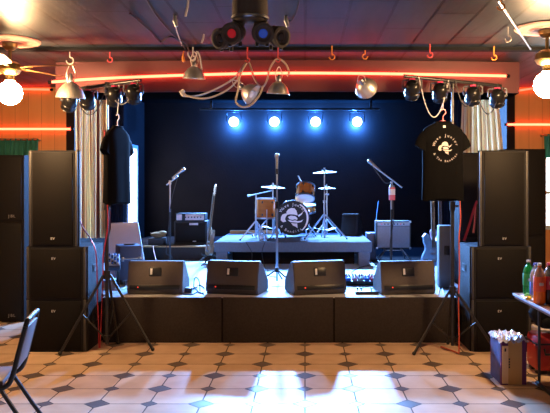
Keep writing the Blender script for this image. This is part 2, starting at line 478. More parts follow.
# dropped soffit over the stage mouth, its front face bowed a little outwards
sf = MB()
SFB = 7.30
poly = [(-2.42, SFB)] + [(-2.42 + 4.5 * k / 12, YF + .10 - .12 * math.sin(k / 12 * PI)) for k in range(13)] + [(2.08, SFB)]
sf.prism(poly, 2.403, 2.70, 'xy')
us = MB(); us.prism([(a * .999, min(b + .02, SFB)) for a, b in poly], 2.398, 2.403, 'xy'); struct('trim_3', us, m_blackc2)
struct('wall_over_stage', sf, m_soffit)
struct('trim_1', MB().span((SW, 6.05, 2.675), (XR, 6.13, 2.70)), m_seam)
struct('trim_2', MB().span((SW, 3.4, 2.685), (XR, 3.46, 2.70)), m_seam)
# windows
w = MB().span((SL - .06, 11.02, .87), (SL - .05, 11.60, 2.11)).build('window_1', m_windowb, smooth=False); w['kind'] = 'structure'
MB().span((SL - .05, 10.97, 2.11), (SL + .02, 11.66, 2.17)).span((SL - .05, 10.97, .81), (SL + .02, 11.66, .87)).span((SL - .05, 11.60, .87), (SL + .02, 11.66, 2.11)).span((SL - .05, 10.97, .87), (SL + .02, 11.02, 2.11)).build('window_frame', m_wframe, w)
w = MB().span((WX0, YW + .05, WZ0), (WX1, YW + .06, WZ1)).build('window_2', m_window, smooth=False); w['kind'] = 'structure'
MB().span((WX0 - .03, YW - .02, WZ0 - .05), (WX1 + .03, YW + .04, WZ0)).span((WX0, YW + .01, 1.40), (WX1, YW + .045, 1.44)).span((WX0 + .40, YW + .01, WZ0), (WX0 + .43, YW + .045, WZ1)).build('window_frame', m_wframe, w)

# ------------------------------------------------------------------ stage, tier, riser
st = thing('stage', 'low wide stage with pale deck and charcoal carpeted front boxes', 'stage', (0, YF, 0))
def dk(z0, z1, m, name):
    mb = MB(); p = [(-1.94, .03), (1.455, .03), (1.455, .22), (1.66, .22), (1.66, 1.78), (2.44, 1.78), (2.44, 5.49), (-2.79, 5.49), (-2.79, 1.83), (-2.62, 1.83), (-2.62, .22), (-1.94, .22)]
    return mb.prism(p, z0, z1, 'xy').build(name, m, st, smooth=False)
dk(.0, ST, m_deck, 'deck')
bx = [-1.94, X(222, YF), X(334, YF), 1.455]
for a, b in zip(bx, bx[1:]):
    MB().span((a + .006, -.005, .004), (b - .006, .03, ST + .004), .008).build('front_panel', m_carpet, st)
MB().span((-1.93, .008, .004), (1.445, .034, ST - .004)).build('front_backing', m_black, st)
RX1 = X(372, 9.36)
MB().span((RX1 + .05, 2.72, ST), (2.42, 5.47, ST + .004)).build('rear_shade_sheet', m_rearshade, st)  # black sheet added to keep the rear deck in shade
MB().span((-1.05, 4.55, ST), (RX1 + .03, 5.47, ST + .004)).build('rear_shade_sheet', m_rearshade, st)  # second black sheet painting shade behind the riser
tr = thing('amp_platform', 'low dark carpeted tier along the rear of the stage under the amplifiers', 'platform', (0, 10.1, ST))
MB().span((-2.72, 0, 0), (-1.24, 2.0, .20), .01).build('tier_box', m_carpet, tr)
MB().span((-2.72, -.012, .185), (-1.24, .05, .205), .004).build('edge_strip', m_wood, tr)
RY, RZT = 9.36, .751
rs = thing('drum_riser', 'square drum riser covered in pale grey carpet on short legs', 'riser', (0, RY, ST))
rx0, rx1 = X(214, RY), X(372, RY)
MB().span((rx0, 0, .185), (rx1, 1.82, .321), .012).build('top_deck', m_riser, rs)
for sx in (rx0 + .10, rx1 - .10):
    for sy in (.09, 1.72): MB().box((sx, sy, .0925), (.15, .14, .185), .005).build('leg', m_riser, rs)
MB().span((rx0 + .22, .25, .0), (rx1 - .22, .29, .185)).build('shade_panel', m_black, rs)  # black panel stands in for the shadow under the riser


# ------------------------------------------------------------------ loudspeakers
def logo_word(mb, word, size, c, step): text_line(mb, word, size, c, step)


def front_speaker(name, label, cat, w, d, h, loc, rz=0, group=None, chamfer=.04, badge='EV', bz=.9, bpx=.0, badge_m=None, bsize=.03, grille_m=None, cab_m=None, handles=True, taper=0.):
    """box loudspeaker: front face at local y=0, looking at -y"""
    t = thing(name, label, cat, loc, rz, group)
    cab = cab_m or m_cab
    p = [(-w / 2 + chamfer, 0), (w / 2 - chamfer, 0), (w / 2, chamfer * .8), (w / 2 - taper, d), (-w / 2 + taper, d), (-w / 2, chamfer * .8)]
    MB().prism(p, 0, h, 'xy').build('cabinet', cab, t, smooth=False)
    MB().span((-w / 2 + chamfer + .012, -.012, .018), (w / 2 - chamfer - .012, .004, h - .018), .005).build('grille', grille_m or m_grille, t)
    for s in (-1, 1):
        MB().box((s * (w / 2 - chamfer / 2 - .002), .008, h / 2), (chamfer * .55, .012, h - .01), .003).build('corner_post', m_frame if chamfer > .03 else cab, t)
    if badge:
        mb = MB(); logo_word(mb, badge, bsize, (bpx, -.0135, bz), bsize * .66)
        mb.build('badge', badge_m or m_white, t, smooth=False)
    if handles and not taper:
        for s in (-1, 1): MB().box((s * (w / 2 + .001), d * .5, h * .55), (.006, .16, .07), .003).build('handle_recess', m_dkplast, t)
    return t


SY = 6.33
SUBW, SUBD, SUBH = .56, .50, .475
# stack beside the metal chair
lx = (X(25, SY) + X(87, SY)) / 2
s0 = front_speaker('subwoofer', 'large black subwoofer on the floor at the bottom of the stack by the metal chair', 'speaker', SUBW, SUBD, SUBH, (lx, SY, 0), 0, 'big subwoofers', bz=.36, bpx=-.02)
dup(s0, (lx, SY, SUBH), 0, 'large black subwoofer sandwiched mid stack on the metal chair side of the stage')
lt = front_speaker('loudspeaker', 'tall black loudspeaker topping the stack in front of the green valance corner', 'speaker', .463, .42, .872, (X(53, SY), SY, SUBH * 2), 0, 'tall main loudspeakers', bz=.065, bpx=-.0, taper=.12)
# stack beside the soda table
rx = (X(467, SY) + X(536, SY)) / 2
dup(s0, (rx, SY, 0), 0, 'large black subwoofer on the floor behind the purple carton')
dup(s0, (rx, SY, SUBH), 0, 'large black subwoofer mid stack behind the soda bottles')
dup(lt, (X(504, SY), SY, SUBH * 2), 0, 'tall black loudspeaker topping the stack beside the daylight window')
# older cabinets against the panelled walls
OY = 7.72
def old_cab(label, x, z, h, mz, group, badge='JBL'):
    return front_speaker('old_loudspeaker', label, 'speaker', .46, .45, h, (x, OY, z), 0, group, chamfer=.012, badge=badge, bz=mz, bpx=.10, badge_m=m_greyb, bsize=.045, grille_m=m_grilleold, cab_m=m_cabold, handles=False)
h1 = Z(222, OY); h2 = Z(155, OY) - h1
old_cab('worn black cabinet speaker standing on the floor beyond the metal chair', X(3, OY), 0, h1, .06, 'older cabinet speakers')
old_cab('worn black cabinet speaker stacked second, just under the green valance', X(3, OY), h1, h2, .05, 'older cabinet speakers')
xr1, xr2 = X(480, OY) , X(525, OY)
h3 = Z(236, OY); h4 = Z(149, OY) - h3
old_cab('worn black cabinet speaker on the floor beside the window, lower of two', xr2, 0, h3, .06, 'older cabinet speakers', None)
old_cab('worn black cabinet speaker stacked directly beside the bright window', xr2, h3, h4, .30, 'older cabinet speakers', None)
ta = old_cab('worn cabinet speaker on the floor hidden behind the subwoofers and red strap', xr1 + .005, 0, h3, .06, 'older cabinet speakers', None)
tb = old_cab('greyish worn cabinet speaker behind the printed black shirt sleeve', xr1 + .005, h3, h4 - .04, .30, 'older cabinet speakers', None)
# speaker stood up at the stage edge, side handle showing
t = thing('stage_speaker', 'narrow upright speaker with handle slot, lit blue beside the light stand', 'speaker', (X(446, 7.3), 7.3, ST), R(-5))
MB().span((-.074, 0, 0), (.074, .20, .655), .015).build('cabinet', m_soundboard, t)
MB().box((.008, -.001, .40), (.055, .012, .095), .004).build('handle_recess', m_dkplast, t)
MB().box((.076, .10, .33), (.008, .17, .60), .003).build('grille', m_grille, t)


# ------------------------------------------------------------------ floor monitors
def wedge(w, label, loc, rz, hx):
    t = thing('floor_monitor', label, 'speaker', loc, rz, 'floor monitors along the stage edge')
    prof = [(.03, 0), (.0, .05), (.055, .305), (.075, .325), (.15, .325), (.40, .11), (.40, .02), (.38, 0)]
    b = MB(); b.prism(prof, -w / 2, w / 2, 'yz')
    bmesh.ops.bevel(b.bm, geom=b.bm.edges[:], offset=.008, segments=2, affect='EDGES')
    b.build('cabinet', m_wedge, t)
    d = Vector((0, .055, .255)).normalized(); nrm = Vector((0, -d.z, d.y))
    rot = Euler((-math.atan2(.055, .255), 0, 0))
    def on(zz, off=.0): f = (zz - .05) / .255; return Vector((0, .055 * f, zz)) + nrm * off
    MB().box(on(.225, .0) + Vector((hx, 0, 0)), (.125, .012, .088), .005, rot).build('handle_recess', m_dkplast, t)
    MB().box(on(.225, .006) + Vector((hx - .040, 0, 0)), (.022, .008, .06), .003, rot).build('handle_glow', m_white, t)  # white bar imitates the bright stage seen through the handle
    cs = MB().box(on(.075, .001), (w - .05, .010, .045), .003, rot).build('connector_strip', m_dkplast, t)
    MB().cyl(on(.075, .004) + Vector((-w * .30, 0, 0)), on(.075, .010) + Vector((-w * .30, 0, 0)), .006).build('power_light', m_led, cs)
    g0, g1 = Vector((0, .16, .326)), Vector((0, .395, .124))
    MB().box((g0 + g1) / 2, (w - .05, (g1 - g0).length, .012), .004, Euler((math.atan2(g1.z - g0.z, g1.y - g0.y), 0, 0))).build('grille', m_grille, t)
    return t
WY = 6.87
wedge(.545, 'dark floor monitor at the stage edge by the white board and console', (X(154.5, WY), WY, ST), R(-1), .0)
wedge(.535, 'dark floor monitor second along the stage edge, turned away from the centre microphone', (X(231, WY), WY, ST), R(-13), .0)
wedge(.535, 'dark floor monitor just beside the pedalboard and centre microphone base', (X(321, WY), WY, ST), R(16), .0)
wedge(.545, 'dark floor monitor between the pedalboard and the upright blue speaker', (X(409, WY), WY, ST), R(7), .0)


# ------------------------------------------------------------------ light stands with par cans
def light_stand(label, loc, feet, collar_z, b0, b1):
    """feet: local xy of the three feet; b0, b1: ends of the cross bar (local)"""
    t = thing('light_stand', label, 'light stand', loc, 0, 'tripod light stands')
    top = (Vector(b0) + Vector(b1)) / 2
    f = (0 - b0[0]) / (b1[0] - b0[0]); zt = b0[2] + (b1[2] - b0[2]) * f
    MB().cyl((0, 0, .06), (0, 0, 1.35), .017).build('lower_pole', m_blkmetal, t)
    MB().cyl((0, 0, 1.3), (0, 0, zt), .0125).build('upper_pole', m_greyyoke, t)
    MB().cyl((0, 0, 1.28), (0, 0, 1.36), .026).cyl((.02, -.02, 1.32), (.04, -.04, 1.32), .010).build('clamp_collar', m_dkplast, t)
    MB().cyl((0, 0, collar_z - .04), (0, 0, collar_z + .04), .030).build('leg_collar', m_dkplast, t)
    MB().cyl((0, 0, .10), (0, 0, .14), .026).build('brace_collar', m_dkplast, t)
    for fx, fy in feet:
        n = Vector((fx, fy, 0)).normalized() * .03
        lg = MB().cyl((n.x, n.y, collar_z), (fx, fy, .015), .0125).build('leg', m_blkmetal, t)
        MB().ball((fx, fy, .018), .018).build('rubber_foot', m_dkplast, lg)
        k = Vector((fx, fy, .015)) * .5 + Vector((n.x, n.y, collar_z)) * .5
        MB().box(((k.x) / 2, (k.y) / 2, (k.z + .12) / 2), (.008, .008, .02)).cyl((n.x * .7, n.y * .7, .12), k, .007, seg=8).build('brace', m_blkmetal, t)
    MB().cyl(b0, b1, .016).build('cross_bar', m_blkmetal, t)
    c = Vector((0, 0, zt)); MB().cyl(c - Vector((0, 0, .05)), c + Vector((0, 0, .025)), .024).build('bar_clamp', m_blkmetal, t)
    return t
LP = Vector((X(107, 6.38), 6.38, 0)); Lb0, Lb1 = P(63, 91, 6.56) - LP, P(141, 80, 6.22) - LP
light_stand('black tripod light stand with a tilted bar beside the metal chair side stack', LP, [(X(60, 6.2) - LP.x, 6.2 - LP.y), (X(152, 6.33) - LP.x, 6.36 - LP.y), (.03, .26)], .69, Lb0, Lb1)
RP = Vector((X(452.5, 6.32), 6.32, 0)); Rb0, Rb1 = P(404, 76, 6.1) - RP, P(501, 86, 6.42) - RP
light_stand('black tripod light stand beside the printed black shirt and red cables', RP, [(X(414, 6.2) - RP.x, 6.2 - RP.y), (X(498, 6.2) - RP.x, 6.2 - RP.y), (.02, .30)], .555, Rb0, Rb1)


def par_can(label, loc, rz, tilt):
    t = thing('par_light', label, 'stage light', loc, rz, 'par lights on the tripod stands'); t.scale = (.78, .78, .78)
    MB().cyl((0, 0, -.025), (0, 0, .02), .020).box((0, 0, -.03), (.05, .03, .02), .004).build('hook_clamp', m_blkmetal, t)
    MB().tube([(-.105, 0, -.125), (-.105, 0, -.045), (-.09, 0, -.035), (.09, 0, -.035), (.105, 0, -.045), (.105, 0, -.125)], .010, 6).cyl((-.11, 0, -.125), (-.07, 0, -.125), .014).cyl((.07, 0, -.125), (.11, 0, -.125), .014).build('yoke', m_greyyoke, t)
    ax = Vector((0, math.cos(tilt), -math.sin(tilt)))
    c = Vector((0, 0, -.135))
    prof = [(0, -.105), (.045, -.10), (.072, -.075), (.082, -.03), (.085, .02), (.09, .025), (.09, .04), (.084, .045), (.084, .10), (.09, .105), (.088, .11), (.076, .11), (.074, .06), (0, .06)]
    MB().lathe(prof, c, ax, 24).build('can', m_glossblk, t)
    MB().lathe([(0, .0), (.072, .0), (.072, .004), (0, .006)], c + ax * .07, ax, 20).build('lens', m_darklens, t)
    p = c - ax * .080 + Vector((0, math.sin(tilt), math.cos(tilt))) * .060
    MB().box(p + Vector((0, -.004, .002)), (.065, .022, .026), .004, Euler((R(-12), 0, 0))).build('label_tab', m_pink, t)
    MB().tube(smooth_path([c - ax * .10, c - ax * .13 + Vector((.03, 0, -.03)), c - ax * .10 + Vector((.07, 0, .03)), (.06, 0, -.02)], 5), .005, 5).build('power_lead', m_blackc, t)
    return t
def along(o, a, b, px):
    """point of the bar o+a..o+b seen at picture column px"""
    best = None
    for k in range(101):
        q = o + a + (b - a) * k / 100; d = abs(VX + q.x / q.y * F - px)
        if best is None or d < best[0]: best = (d, q)
    return best[1]
for px, rz, lab in ((70, .5, 'black par light hanging under the silver reflector lamp, next to the orange wall'), (88, .3, 'black par light hanging second from the orange wall on the tilted bar'), (114, .25, 'black par light hanging above the dark shirt on its white hanger'), (134, .2, 'black par light at the stage end of the tilted bar, above the dark stage')):
    par_can(lab, along(LP, Lb0, Lb1, px), rz, R(35))
for px, rz, lab in ((412, -.1, 'black par light at the stage end of the straight bar over the printed shirt side'), (440, -.15, 'black par light just beside the pole above the pink hanger'), (473, -.2, 'black par light hanging before the top of the pale striped curtain'), (497, -.25, 'black par light at the bar end beside the orange wall and curtain edge')):
    par_can(lab, along(RP, Rb0, Rb1, px), rz, R(35))
def sag(a, b, d, n=6): return [a + (b - a) * k / n + Vector((0, -.03, -d * 4 * (k / n) * (1 - k / n))) for k in range(n + 1)]
for i, (o_, a_, b_, p0, p1, d, lab) in enumerate(((LP, Lb0, Lb1, 75, 108, .26, 'thin black lead sagging below the tilted bar near the orange wall'), (LP, Lb0, Lb1, 108, 139, .20, 'thin black lead sagging below the tilted bar above the dark shirt'), (RP, Rb0, Rb1, 418, 448, .34, 'pale grey lead drooping down to the pink hanger'), (RP, Rb0, Rb1, 455, 476, .22, 'thin black lead sagging between pole and striped curtain'), (RP, Rb0, Rb1, 474, 500, .27, 'thin black lead sagging across the striped curtain top'))):
    cable('light_lead', sag(along(o_, a_, b_, p0), along(o_, a_, b_, p1), d), .005, m_whitec if i == 2 else m_blackc, lab, group='leads under the light bars')


# ------------------------------------------------------------------ shirts on hangers
def shirt_mesh(name, m, parent):
    mb = MB()
    def ring(z, hw, hd, ph, amp):
        out = []
        for k in range(40):
            a = 2 * PI * k / 40; c, s_ = math.cos(a), math.sin(a)
            x = hw * math.copysign(abs(c) ** .55, c); y = hd * math.copysign(abs(s_) ** .75, s_)
            y += amp * math.sin(6 * x / hw + ph) * (1 if s_ > 0 else .35)
            out.append((x, y, z + .012 * math.sin(3 * a) * (amp > .006)))
        return out
    lv = [(-.70, .195, .050, .3, .010), (-.55, .190, .048, .6, .008), (-.38, .188, .046, 1., .006), (-.22, .192, .045, 1.2, .004), (-.13, .198, .042, 1.3, .002), (-.075, .180, .034, 1.3, .001), (-.045, .135, .028, 1.3, 0), (-.022, .085, .024, 1.3, 0), (-.012, .075, .024, 1.3, 0)]
    mb.loft([ring(*q) for q in lv])
    for s_ in (-1, 1):
        path = [(.135, -.10), (.185, -.16), (.215, -.215), (.225, -.255)]
        wd = [(.060, .026), (.068, .030), (.070, .032), (.072, .034)]
        rings = []
        for (px_, pz_), (a_, d_) in zip(path, wd):
            u = Vector((.86, 0, .51))
            rings.append([Vector((s_ * (px_ - .02), 0, pz_)) + Vector((s_ * u.x * a_ * math.cos(2 * PI * k / 16), d_ * math.sin(2 * PI * k / 16), -u.z * a_ * math.cos(2 * PI * k / 16) * -1 * 1.0)) for k in range(16)])
        mb.loft(rings)
    return mb.build(name, m, parent)
def hanger(label, loc, rz, m, w=.20):
    t = thing('clothes_hanger', label, 'hanger', loc, rz)
    MB().tube(smooth_path([(.0, 0, -.105), (0, 0, -.07), (.005, 0, -.055), (.026, 0, -.036), (.02, 0, -.010), (.0, 0, -.002), (-.02, 0, -.014)], 5), .0045, 6).build('hook', m, t)
    MB().tube(smooth_path([(0, 0, -.105), (.04, 0, -.118), (w * .75, 0, -.165), (w, 0, -.195), (w * .9, 0, -.205), (0, 0, -.205), (-w * .9, 0, -.205), (-w, 0, -.195), (-w * .75, 0, -.165), (-.04, 0, -.118), (0, 0, -.105)], 4), .007, 6).build('shoulder_bar', m, t)
    return t
hr = P(443, 109, 6.2); rzr = R(12)
hanger('pink plastic hanger holding the printed black shirt', hr, rzr, m_pinkh, .15)
t = thing('t_shirt', 'black T-shirt with pale hatted head print, on the pink hanger', 'shirt', hr + Vector((0, 0, -.105)), rzr)
shirt_mesh('shirt_body', m_shirt, t)
MB().tube([(.075 * math.cos(a), -.001 + .026 * math.sin(a), -.010) for a in [2 * PI * k / 24 for k in range(24)]], .006, 6, closed=True).build('collar', m_shirt, t)
MB().box((.0, -.030, -.055), (.024, .003, .024), .001).build('neck_tag', m_white, t)
pr = MB(); pc = (.0, 0, -.245); emblem(pr, pc, .098, -.056, -.053, ring=False); pr.build('head_emblem', m_print, t, smooth=False)
pr = MB()
text_arc(pr, 'Wave Junior', .034, (pc[0], -.054, pc[2]), .100, 90, 14.5)
text_arc(pr, '& The Bandits', .026, (pc[0], -.054, pc[2]), .122, 270, 10.5, bottom=True)
pr.build('lettering', m_print, t, smooth=False)
hl = P(117.5, 114, 6.3); rzl = R(74)
hanger('white plastic hanger holding the plain dark shirt', hl, rzl, m_whiteh, .15)
t = thing('t_shirt', 'plain black T-shirt seen edge-on, on the white hanger', 'shirt', hl + Vector((0, 0, -.105)), rzl)
shirt_mesh('shirt_body', m_shirt, t)
MB().tube([(.075 * math.cos(a), -.001 + .026 * math.sin(a), -.010) for a in [2 * PI * k / 24 for k in range(24)]], .006, 6, closed=True).build('collar', m_shirt, t)
for h_, o_, a_, b_, px, lab in ((hl, LP, Lb0, Lb1, 119, 'thin black cord the white hanger hangs from'), (hr, RP, Rb0, Rb1, 443.5, 'thin grey cord the pink hanger hangs from')):
    q = along(o_, a_, b_, px)
    tag(MB().tube([q, (q + h_) / 2 + Vector((.004, 0, 0)), h_], .004, 6).build('string_loop', m_whitec), lab, 'cord')


# ------------------------------------------------------------------ neon tubes
def neon(label, pts, m, r=.013):
    t = thing('neon_tube', label, 'neon light', pts[len(pts) // 2])
    o_ = Vector(pts[len(pts) // 2])
    MB().tube([Vector(p) - o_ for p in pts], r, 8).build('glass_tube', m, t)
    for p, q in ((pts[0], pts[1]), (pts[-1], pts[-2])):
        d = (Vector(p) - Vector(q)).normalized(); MB().cyl(Vector(p) - o_, Vector(p) - o_ + d * .035, .016, seg=8).build('end_cap', m_seam, t)
def sy(x): k = (x + 2.42) / 4.5; return YF + .10 - .12 * math.sin(max(0, min(1, k)) * PI) - .022
zn = [(52, 82), (90, 79.2), (140, 76.8), (205, 74.6), (270, 73.2), (335, 73.2), (400, 74), (460, 75), (506, 76)]
pts = []
for px, py in zn:
    Yv = 6.7
    for _ in range(6): Yv = sy(X(px, Yv))
    pts.append(P(px, py, Yv))
neon('long red neon tube running across the soffit over the stage', smooth_path(pts, 4), m_neon)
def wl(px, py): return P(px, py, YW - .014)
neon('short red neon tube tucked under the ceiling above the wide green valance', [wl(-40, 88.5), wl(10, 88.8), wl(50, 89.6)], m_neon2, .012)
neon('red neon tube on the orange wall above the wide green valance', [wl(-50, 129), wl(10, 129), wl(71, 129)], m_neon, .013)
neon('short red neon tube climbing to the ceiling beside the window side lamp globe', [wl(519, 90.5), wl(532, 88.5), wl(575, 87.5)], m_neon2, .012)
neon('red neon tube on the orange wall above the daylight window', [wl(507, 124.5), wl(540, 124.5), wl(590, 125)], m_neon, .013)

# ------------------------------------------------------------------ curtains
def sheet(x0a, x1a, z1, x0b, x1b, z0, y, amp, folds, ny=16, nx=140):
    """hanging cloth: top edge x0a..x1a at z1, bottom x0b..x1b at z0; has thickness"""
    bm = bmesh.new(); V = []
    for j in range(ny + 1):
        f = j / ny; row = []
        for i in range(nx + 1):
            u = i / nx; x = (x0a + (x1a - x0a) * u) * (1 - f) + (x0b + (x1b - x0b) * u) * f
            yy = y + amp * (math.sin(u * folds * 2 * PI + .6 * math.sin(f * 2.2 + u * 5)) + .45 * math.sin(u * folds * 4.3 * PI + 1.3 + f)) * (.55 + .45 * f)
            row.append(bm.verts.new((x, yy, z1 + (z0 - z1) * f)))
        V.append(row)
    uv = bm.loops.layers.uv.new('UVMap')
    for j in range(ny):
        for i in range(nx):
            fc = bm.faces.new((V[j][i], V[j + 1][i], V[j + 1][i + 1], V[j][i + 1]))
            for lp, (a, b) in zip(fc.loops, ((i, j), (i, j + 1), (i + 1, j + 1), (i + 1, j))): lp[uv].uv = (a / nx, b / ny)
    bmesh.ops.solidify(bm, geom=bm.faces[:], thickness=.004)
    mb = MB(); mb.bm.free(); mb.bm = bm; return mb
CY = 8.25
t = thing('curtain', 'striped cream and maroon curtain behind the tilted light bar', 'curtain', (0, 0, 0))
t.location = (X(92, CY), CY, 2.685); ox = t.location.x
sheet(X(74, CY) - ox, X(110, CY) - ox, -.0, X(76, CY) - ox, X(110, CY) - ox, Z(238, CY) - 2.685, 0, .045, 6).build('cloth', m_curtain, t)
MB().cyl((X(73, CY) - ox, 0, -.012), (X(111, CY) - ox, 0, -.012), .012).build('curtain_rod', m_steel, t)
t = thing('curtain', 'striped cream and maroon curtain flaring beside the orange wall over the soda table side stack', 'curtain', (0, 0, 0))
t.location = (X(484, CY), CY, 2.685); ox = t.location.x
sheet(X(463, CY) - ox, X(497, CY) - ox, -.0, X(458, CY) - ox, X(510, CY) - ox, Z(215, CY) - 2.685, 0, .045, 7).build('cloth', m_curtain2, t)
MB().cyl((X(461, CY) - ox, 0, -.012), (X(500, CY) - ox, 0, -.012), .012).build('curtain_rod', m_steel, t)
DY = 8.42
tag(sheet(X(109, DY), X(124, DY), 2.69, X(109, DY), X(123, DY), ST + .01, DY, .012, 3, nx=60).build('side_drape', m_drape), 'black drape with blue light in its colour, behind the plain dark shirt', 'drape')
tag(sheet(X(444, DY), X(463, DY), 2.69, X(444, DY), X(462, DY), ST + .01, DY, .012, 3, nx=60).build('side_drape', m_drape), 'black drape with blue light in its colour, behind the pole by the printed shirt', 'drape')
GY = YW - .06
t = thing('window_valance', 'wide gathered dark green valance above the stacked old speakers', 'valance', (X(14, GY), GY, 0)); ox = t.location.x
sheet(X(-25, GY) - ox, X(38.5, GY) - ox, Z(138.5, GY), X(-25, GY) - ox, X(37.5, GY) - ox, Z(163, GY), 0, .018, 12).build('cloth', m_green, t)
MB().cyl((X(-26, GY) - ox, .0, Z(140, GY)), (X(39.5, GY) - ox, 0, Z(140, GY)), .009).ball((X(39.5, GY) - ox, 0, Z(140, GY)), .016).build('valance_rod', m_brass, t)
t = thing('window_valance', 'gathered dark green valance over the bright daylight window', 'valance', (X(575, GY), GY, 0)); ox = t.location.x
sheet(X(544, GY) - ox, X(620, GY) - ox, Z(134, GY), X(545, GY) - ox, X(620, GY) - ox, Z(158, GY), 0, .018, 12).build('cloth', m_green, t)
MB().cyl((X(541.5, GY) - ox, .0, Z(135.5, GY)), (X(621, GY) - ox, 0, Z(135.5, GY)), .009).ball((X(541.5, GY) - ox, 0, Z(135.5, GY)), .016).build('valance_rod', m_brass, t)

# ------------------------------------------------------------------ ceiling fans
def ceiling_fan(label, mlabel, c, zg, rg, ang, mm, group, nb=5, name='ceiling_fan', cat='fan'):
    md = MB().lathe([(0, 0), (.235, 0), (.24, -.008), (.225, -.022), (.19, -.016), (.165, -.026), (.135, -.018), (.115, -.030), (.085, -.024), (.06, -.030), (0, -.03)], (0, 0, 0), seg=48).build('ceiling_medallion', mm, loc=(c[0], c[1], 2.7))
    tag(md, mlabel, 'medallion', 'round ceiling medallions')
    t = thing(name, label, cat, (c[0], c[1], 2.67), 0, group)
    MB().lathe([(.0, 0), (.062, -.0), (.058, -.03), (.03, -.055), (0, -.055)]).build('canopy', m_brass, t)
    zb = zg + .235 - 2.67
    MB().cyl((0, 0, -.04), (0, 0, zb), .013).build('down_rod', m_brass, t)
    MB().lathe([(0, zb + .03), (.05, zb + .025), (.085, zb), (.09, zb - .045), (.07, zb - .075), (.04, zb - .09), (.03, zb - .12), (.045, zb - .135), (0, zb - .135)]).build('motor_housing', m_brass, t)
    for k in range(nb):
        a = ang + k * 2 * PI / 5; ca, sa = math.cos(a), math.sin(a)
        b = MB(); b.M = Matrix.Rotation(a, 4, 'Z') @ Matrix.Translation((0, 0, zb - .02)) @ Matrix.Rotation(R(11), 4, 'X')
        b.prism([(.16, -.05), (.22, -.062), (.50, -.068), (.545, -.05), (.555, 0), (.545, .05), (.50, .068), (.22, .062), (.16, .05)], -.004, .004, 'xy')
        bl = b.build('blade', m_blade, t)
        b = MB(); b.M = Matrix.Rotation(a, 4, 'Z') @ Matrix.Translation((0, 0, zb - .027)); b.box((.135, 0, 0), (.12, .028, .008), .003)
        b.build('blade_bracket', m_brass, bl)
    MB().ball((0, 0, zg - 2.67), rg, seg=24).build('light_globe', m_globe, t)
    return t
g1 = CE(10, 40); g2 = CE(547, 27)
Zg1 = Z(93, g1.y); Zg2 = Z(85, g2.y)
ceiling_fan('brass and oak ceiling fan with lit globe before the orange wall and green valance', 'rose plaster medallion above the fan by the wide green valance', g1, Zg1, .098, R(64), m_medal, None)
ceiling_fan('brass ceiling pendant with lit globe above the soda table', 'cream ringed plaster medallion above the pendant globe by the soda table', g2, Zg2, .098, R(40), m_medalw, None, 0, 'pendant_lamp', 'lamp')

# ------------------------------------------------------------------ hanging hooks, clamp lamps, cords
def hook(label, p, m, drop=.09, r=.022, rz=0.):
    """cup hook screwed in the ceiling at p"""
    mb = MB()
    pts = [(0, 0, .0), (0, 0, -drop + r * 2)] + [(r * math.sin(a) * 1.0 * 1, 0, -drop + r + r * math.cos(a)) for a in [R(d) for d in range(30, 271, 30)]]
    mb.tube(smooth_path(pts, 3), .0055, 6)
    o_ = mb.build('ceiling_hook', m, loc=p); o_.rotation_euler = (0, 0, rz)
    return tag(o_, label, 'hook', 'hooks screwed into the ceiling')
def lamp(label, loc, r, axis, m=m_alu, guard=False):
    """clamp-on reflector work lamp; loc is the rim centre, axis points from rim to the socket"""
    t = thing('clamp_lamp', label, 'lamp', loc, 0, 'silver reflector clamp lamps')
    ax = Vector(axis).normalized(); s = r / .1; ZS = 1.3
    MB().lathe([(a_, b_ * ZS) for a_, b_ in [(.100 * s, 0), (.102 * s, .004), (.096 * s, .018 * s), (.082 * s, .045 * s), (.056 * s, .070 * s), (.028 * s, .084 * s), (.020 * s, .086 * s), (.020 * s, .083 * s), (.053 * s, .066 * s), (.078 * s, .042 * s), (.092 * s, .017 * s), (.097 * s, .003)]], (0, 0, 0), ax, 32).build('reflector', m, t)
    MB().lathe([(0, .10 * s), (.021, .102 * s), (.023, .115 * s), (.022, .14 * s), (.016, .16 * s), (.006, .175 * s), (0, .175 * s)], (0, 0, 0), ax, 16).build('socket', m_steel, t)
    sd = ax.orthogonal().normalized()
    top = ax * (.17 * s)
    MB().tube(smooth_path([ax * (.10 * s) + sd * .022, ax * (.17 * s) + sd * .04, ax * (.23 * s) + sd * .012, ax * (.235 * s) - sd * .012, ax * (.17 * s) - sd * .04, ax * (.10 * s) - sd * .022], 4), .004, 6).build('clamp_grip', m_alu, t)
    MB().lathe([(0, .0), (.030, .004), (.035, .02), (.022, .05), (.014, .07), (0, .075)], (0, 0, 0), ax, 16).build('bulb', m_headw, t)
    return t
HY = 6.2
lamp('silver reflector clamp lamp hanging over the tilted light bar by the orange wall', P(70.5, 98, HY), .124, (0.05, -.10, 1))
hook('pinkish hook holding the reflector lamp over the tilted light bar', CE(70, 50.5), m_whook, .12, .03)
lamp('silver reflector clamp lamp hanging straight between ceiling cords above the dark stage', P(194, 79, 6.15), .098, (.04, -.10, 1))
hook('white hook carrying the reflector lamp among the ceiling cords', CE(193, 47), m_whook, .12, .022)
lamp('silver reflector clamp lamp tilted inside the cream cord loop', P(253, 95, 6.15), .098, (-.75, .2, .55))
hook('red hook holding the looped cream cord', CE(247.5, 47), m_rhook, .13, .018)
lamp('silver reflector clamp lamp hanging straight from the red hook beside the cord loop', P(278, 94, 6.15), .098, (.05, -.12, 1))
hook('red hook above the straight reflector lamp near the cord loop', CE(278, 47), m_rhook, .13, .018)
lamp('silver reflector clamp lamp turned to show its round back, hanging alone', P(366.5, 89, 6.15), .098, (-.35, -.85, .35))
hook('orange hook holding the lone reflector lamp', CE(365, 47.5), m_orhook, .10, .022, R(180))
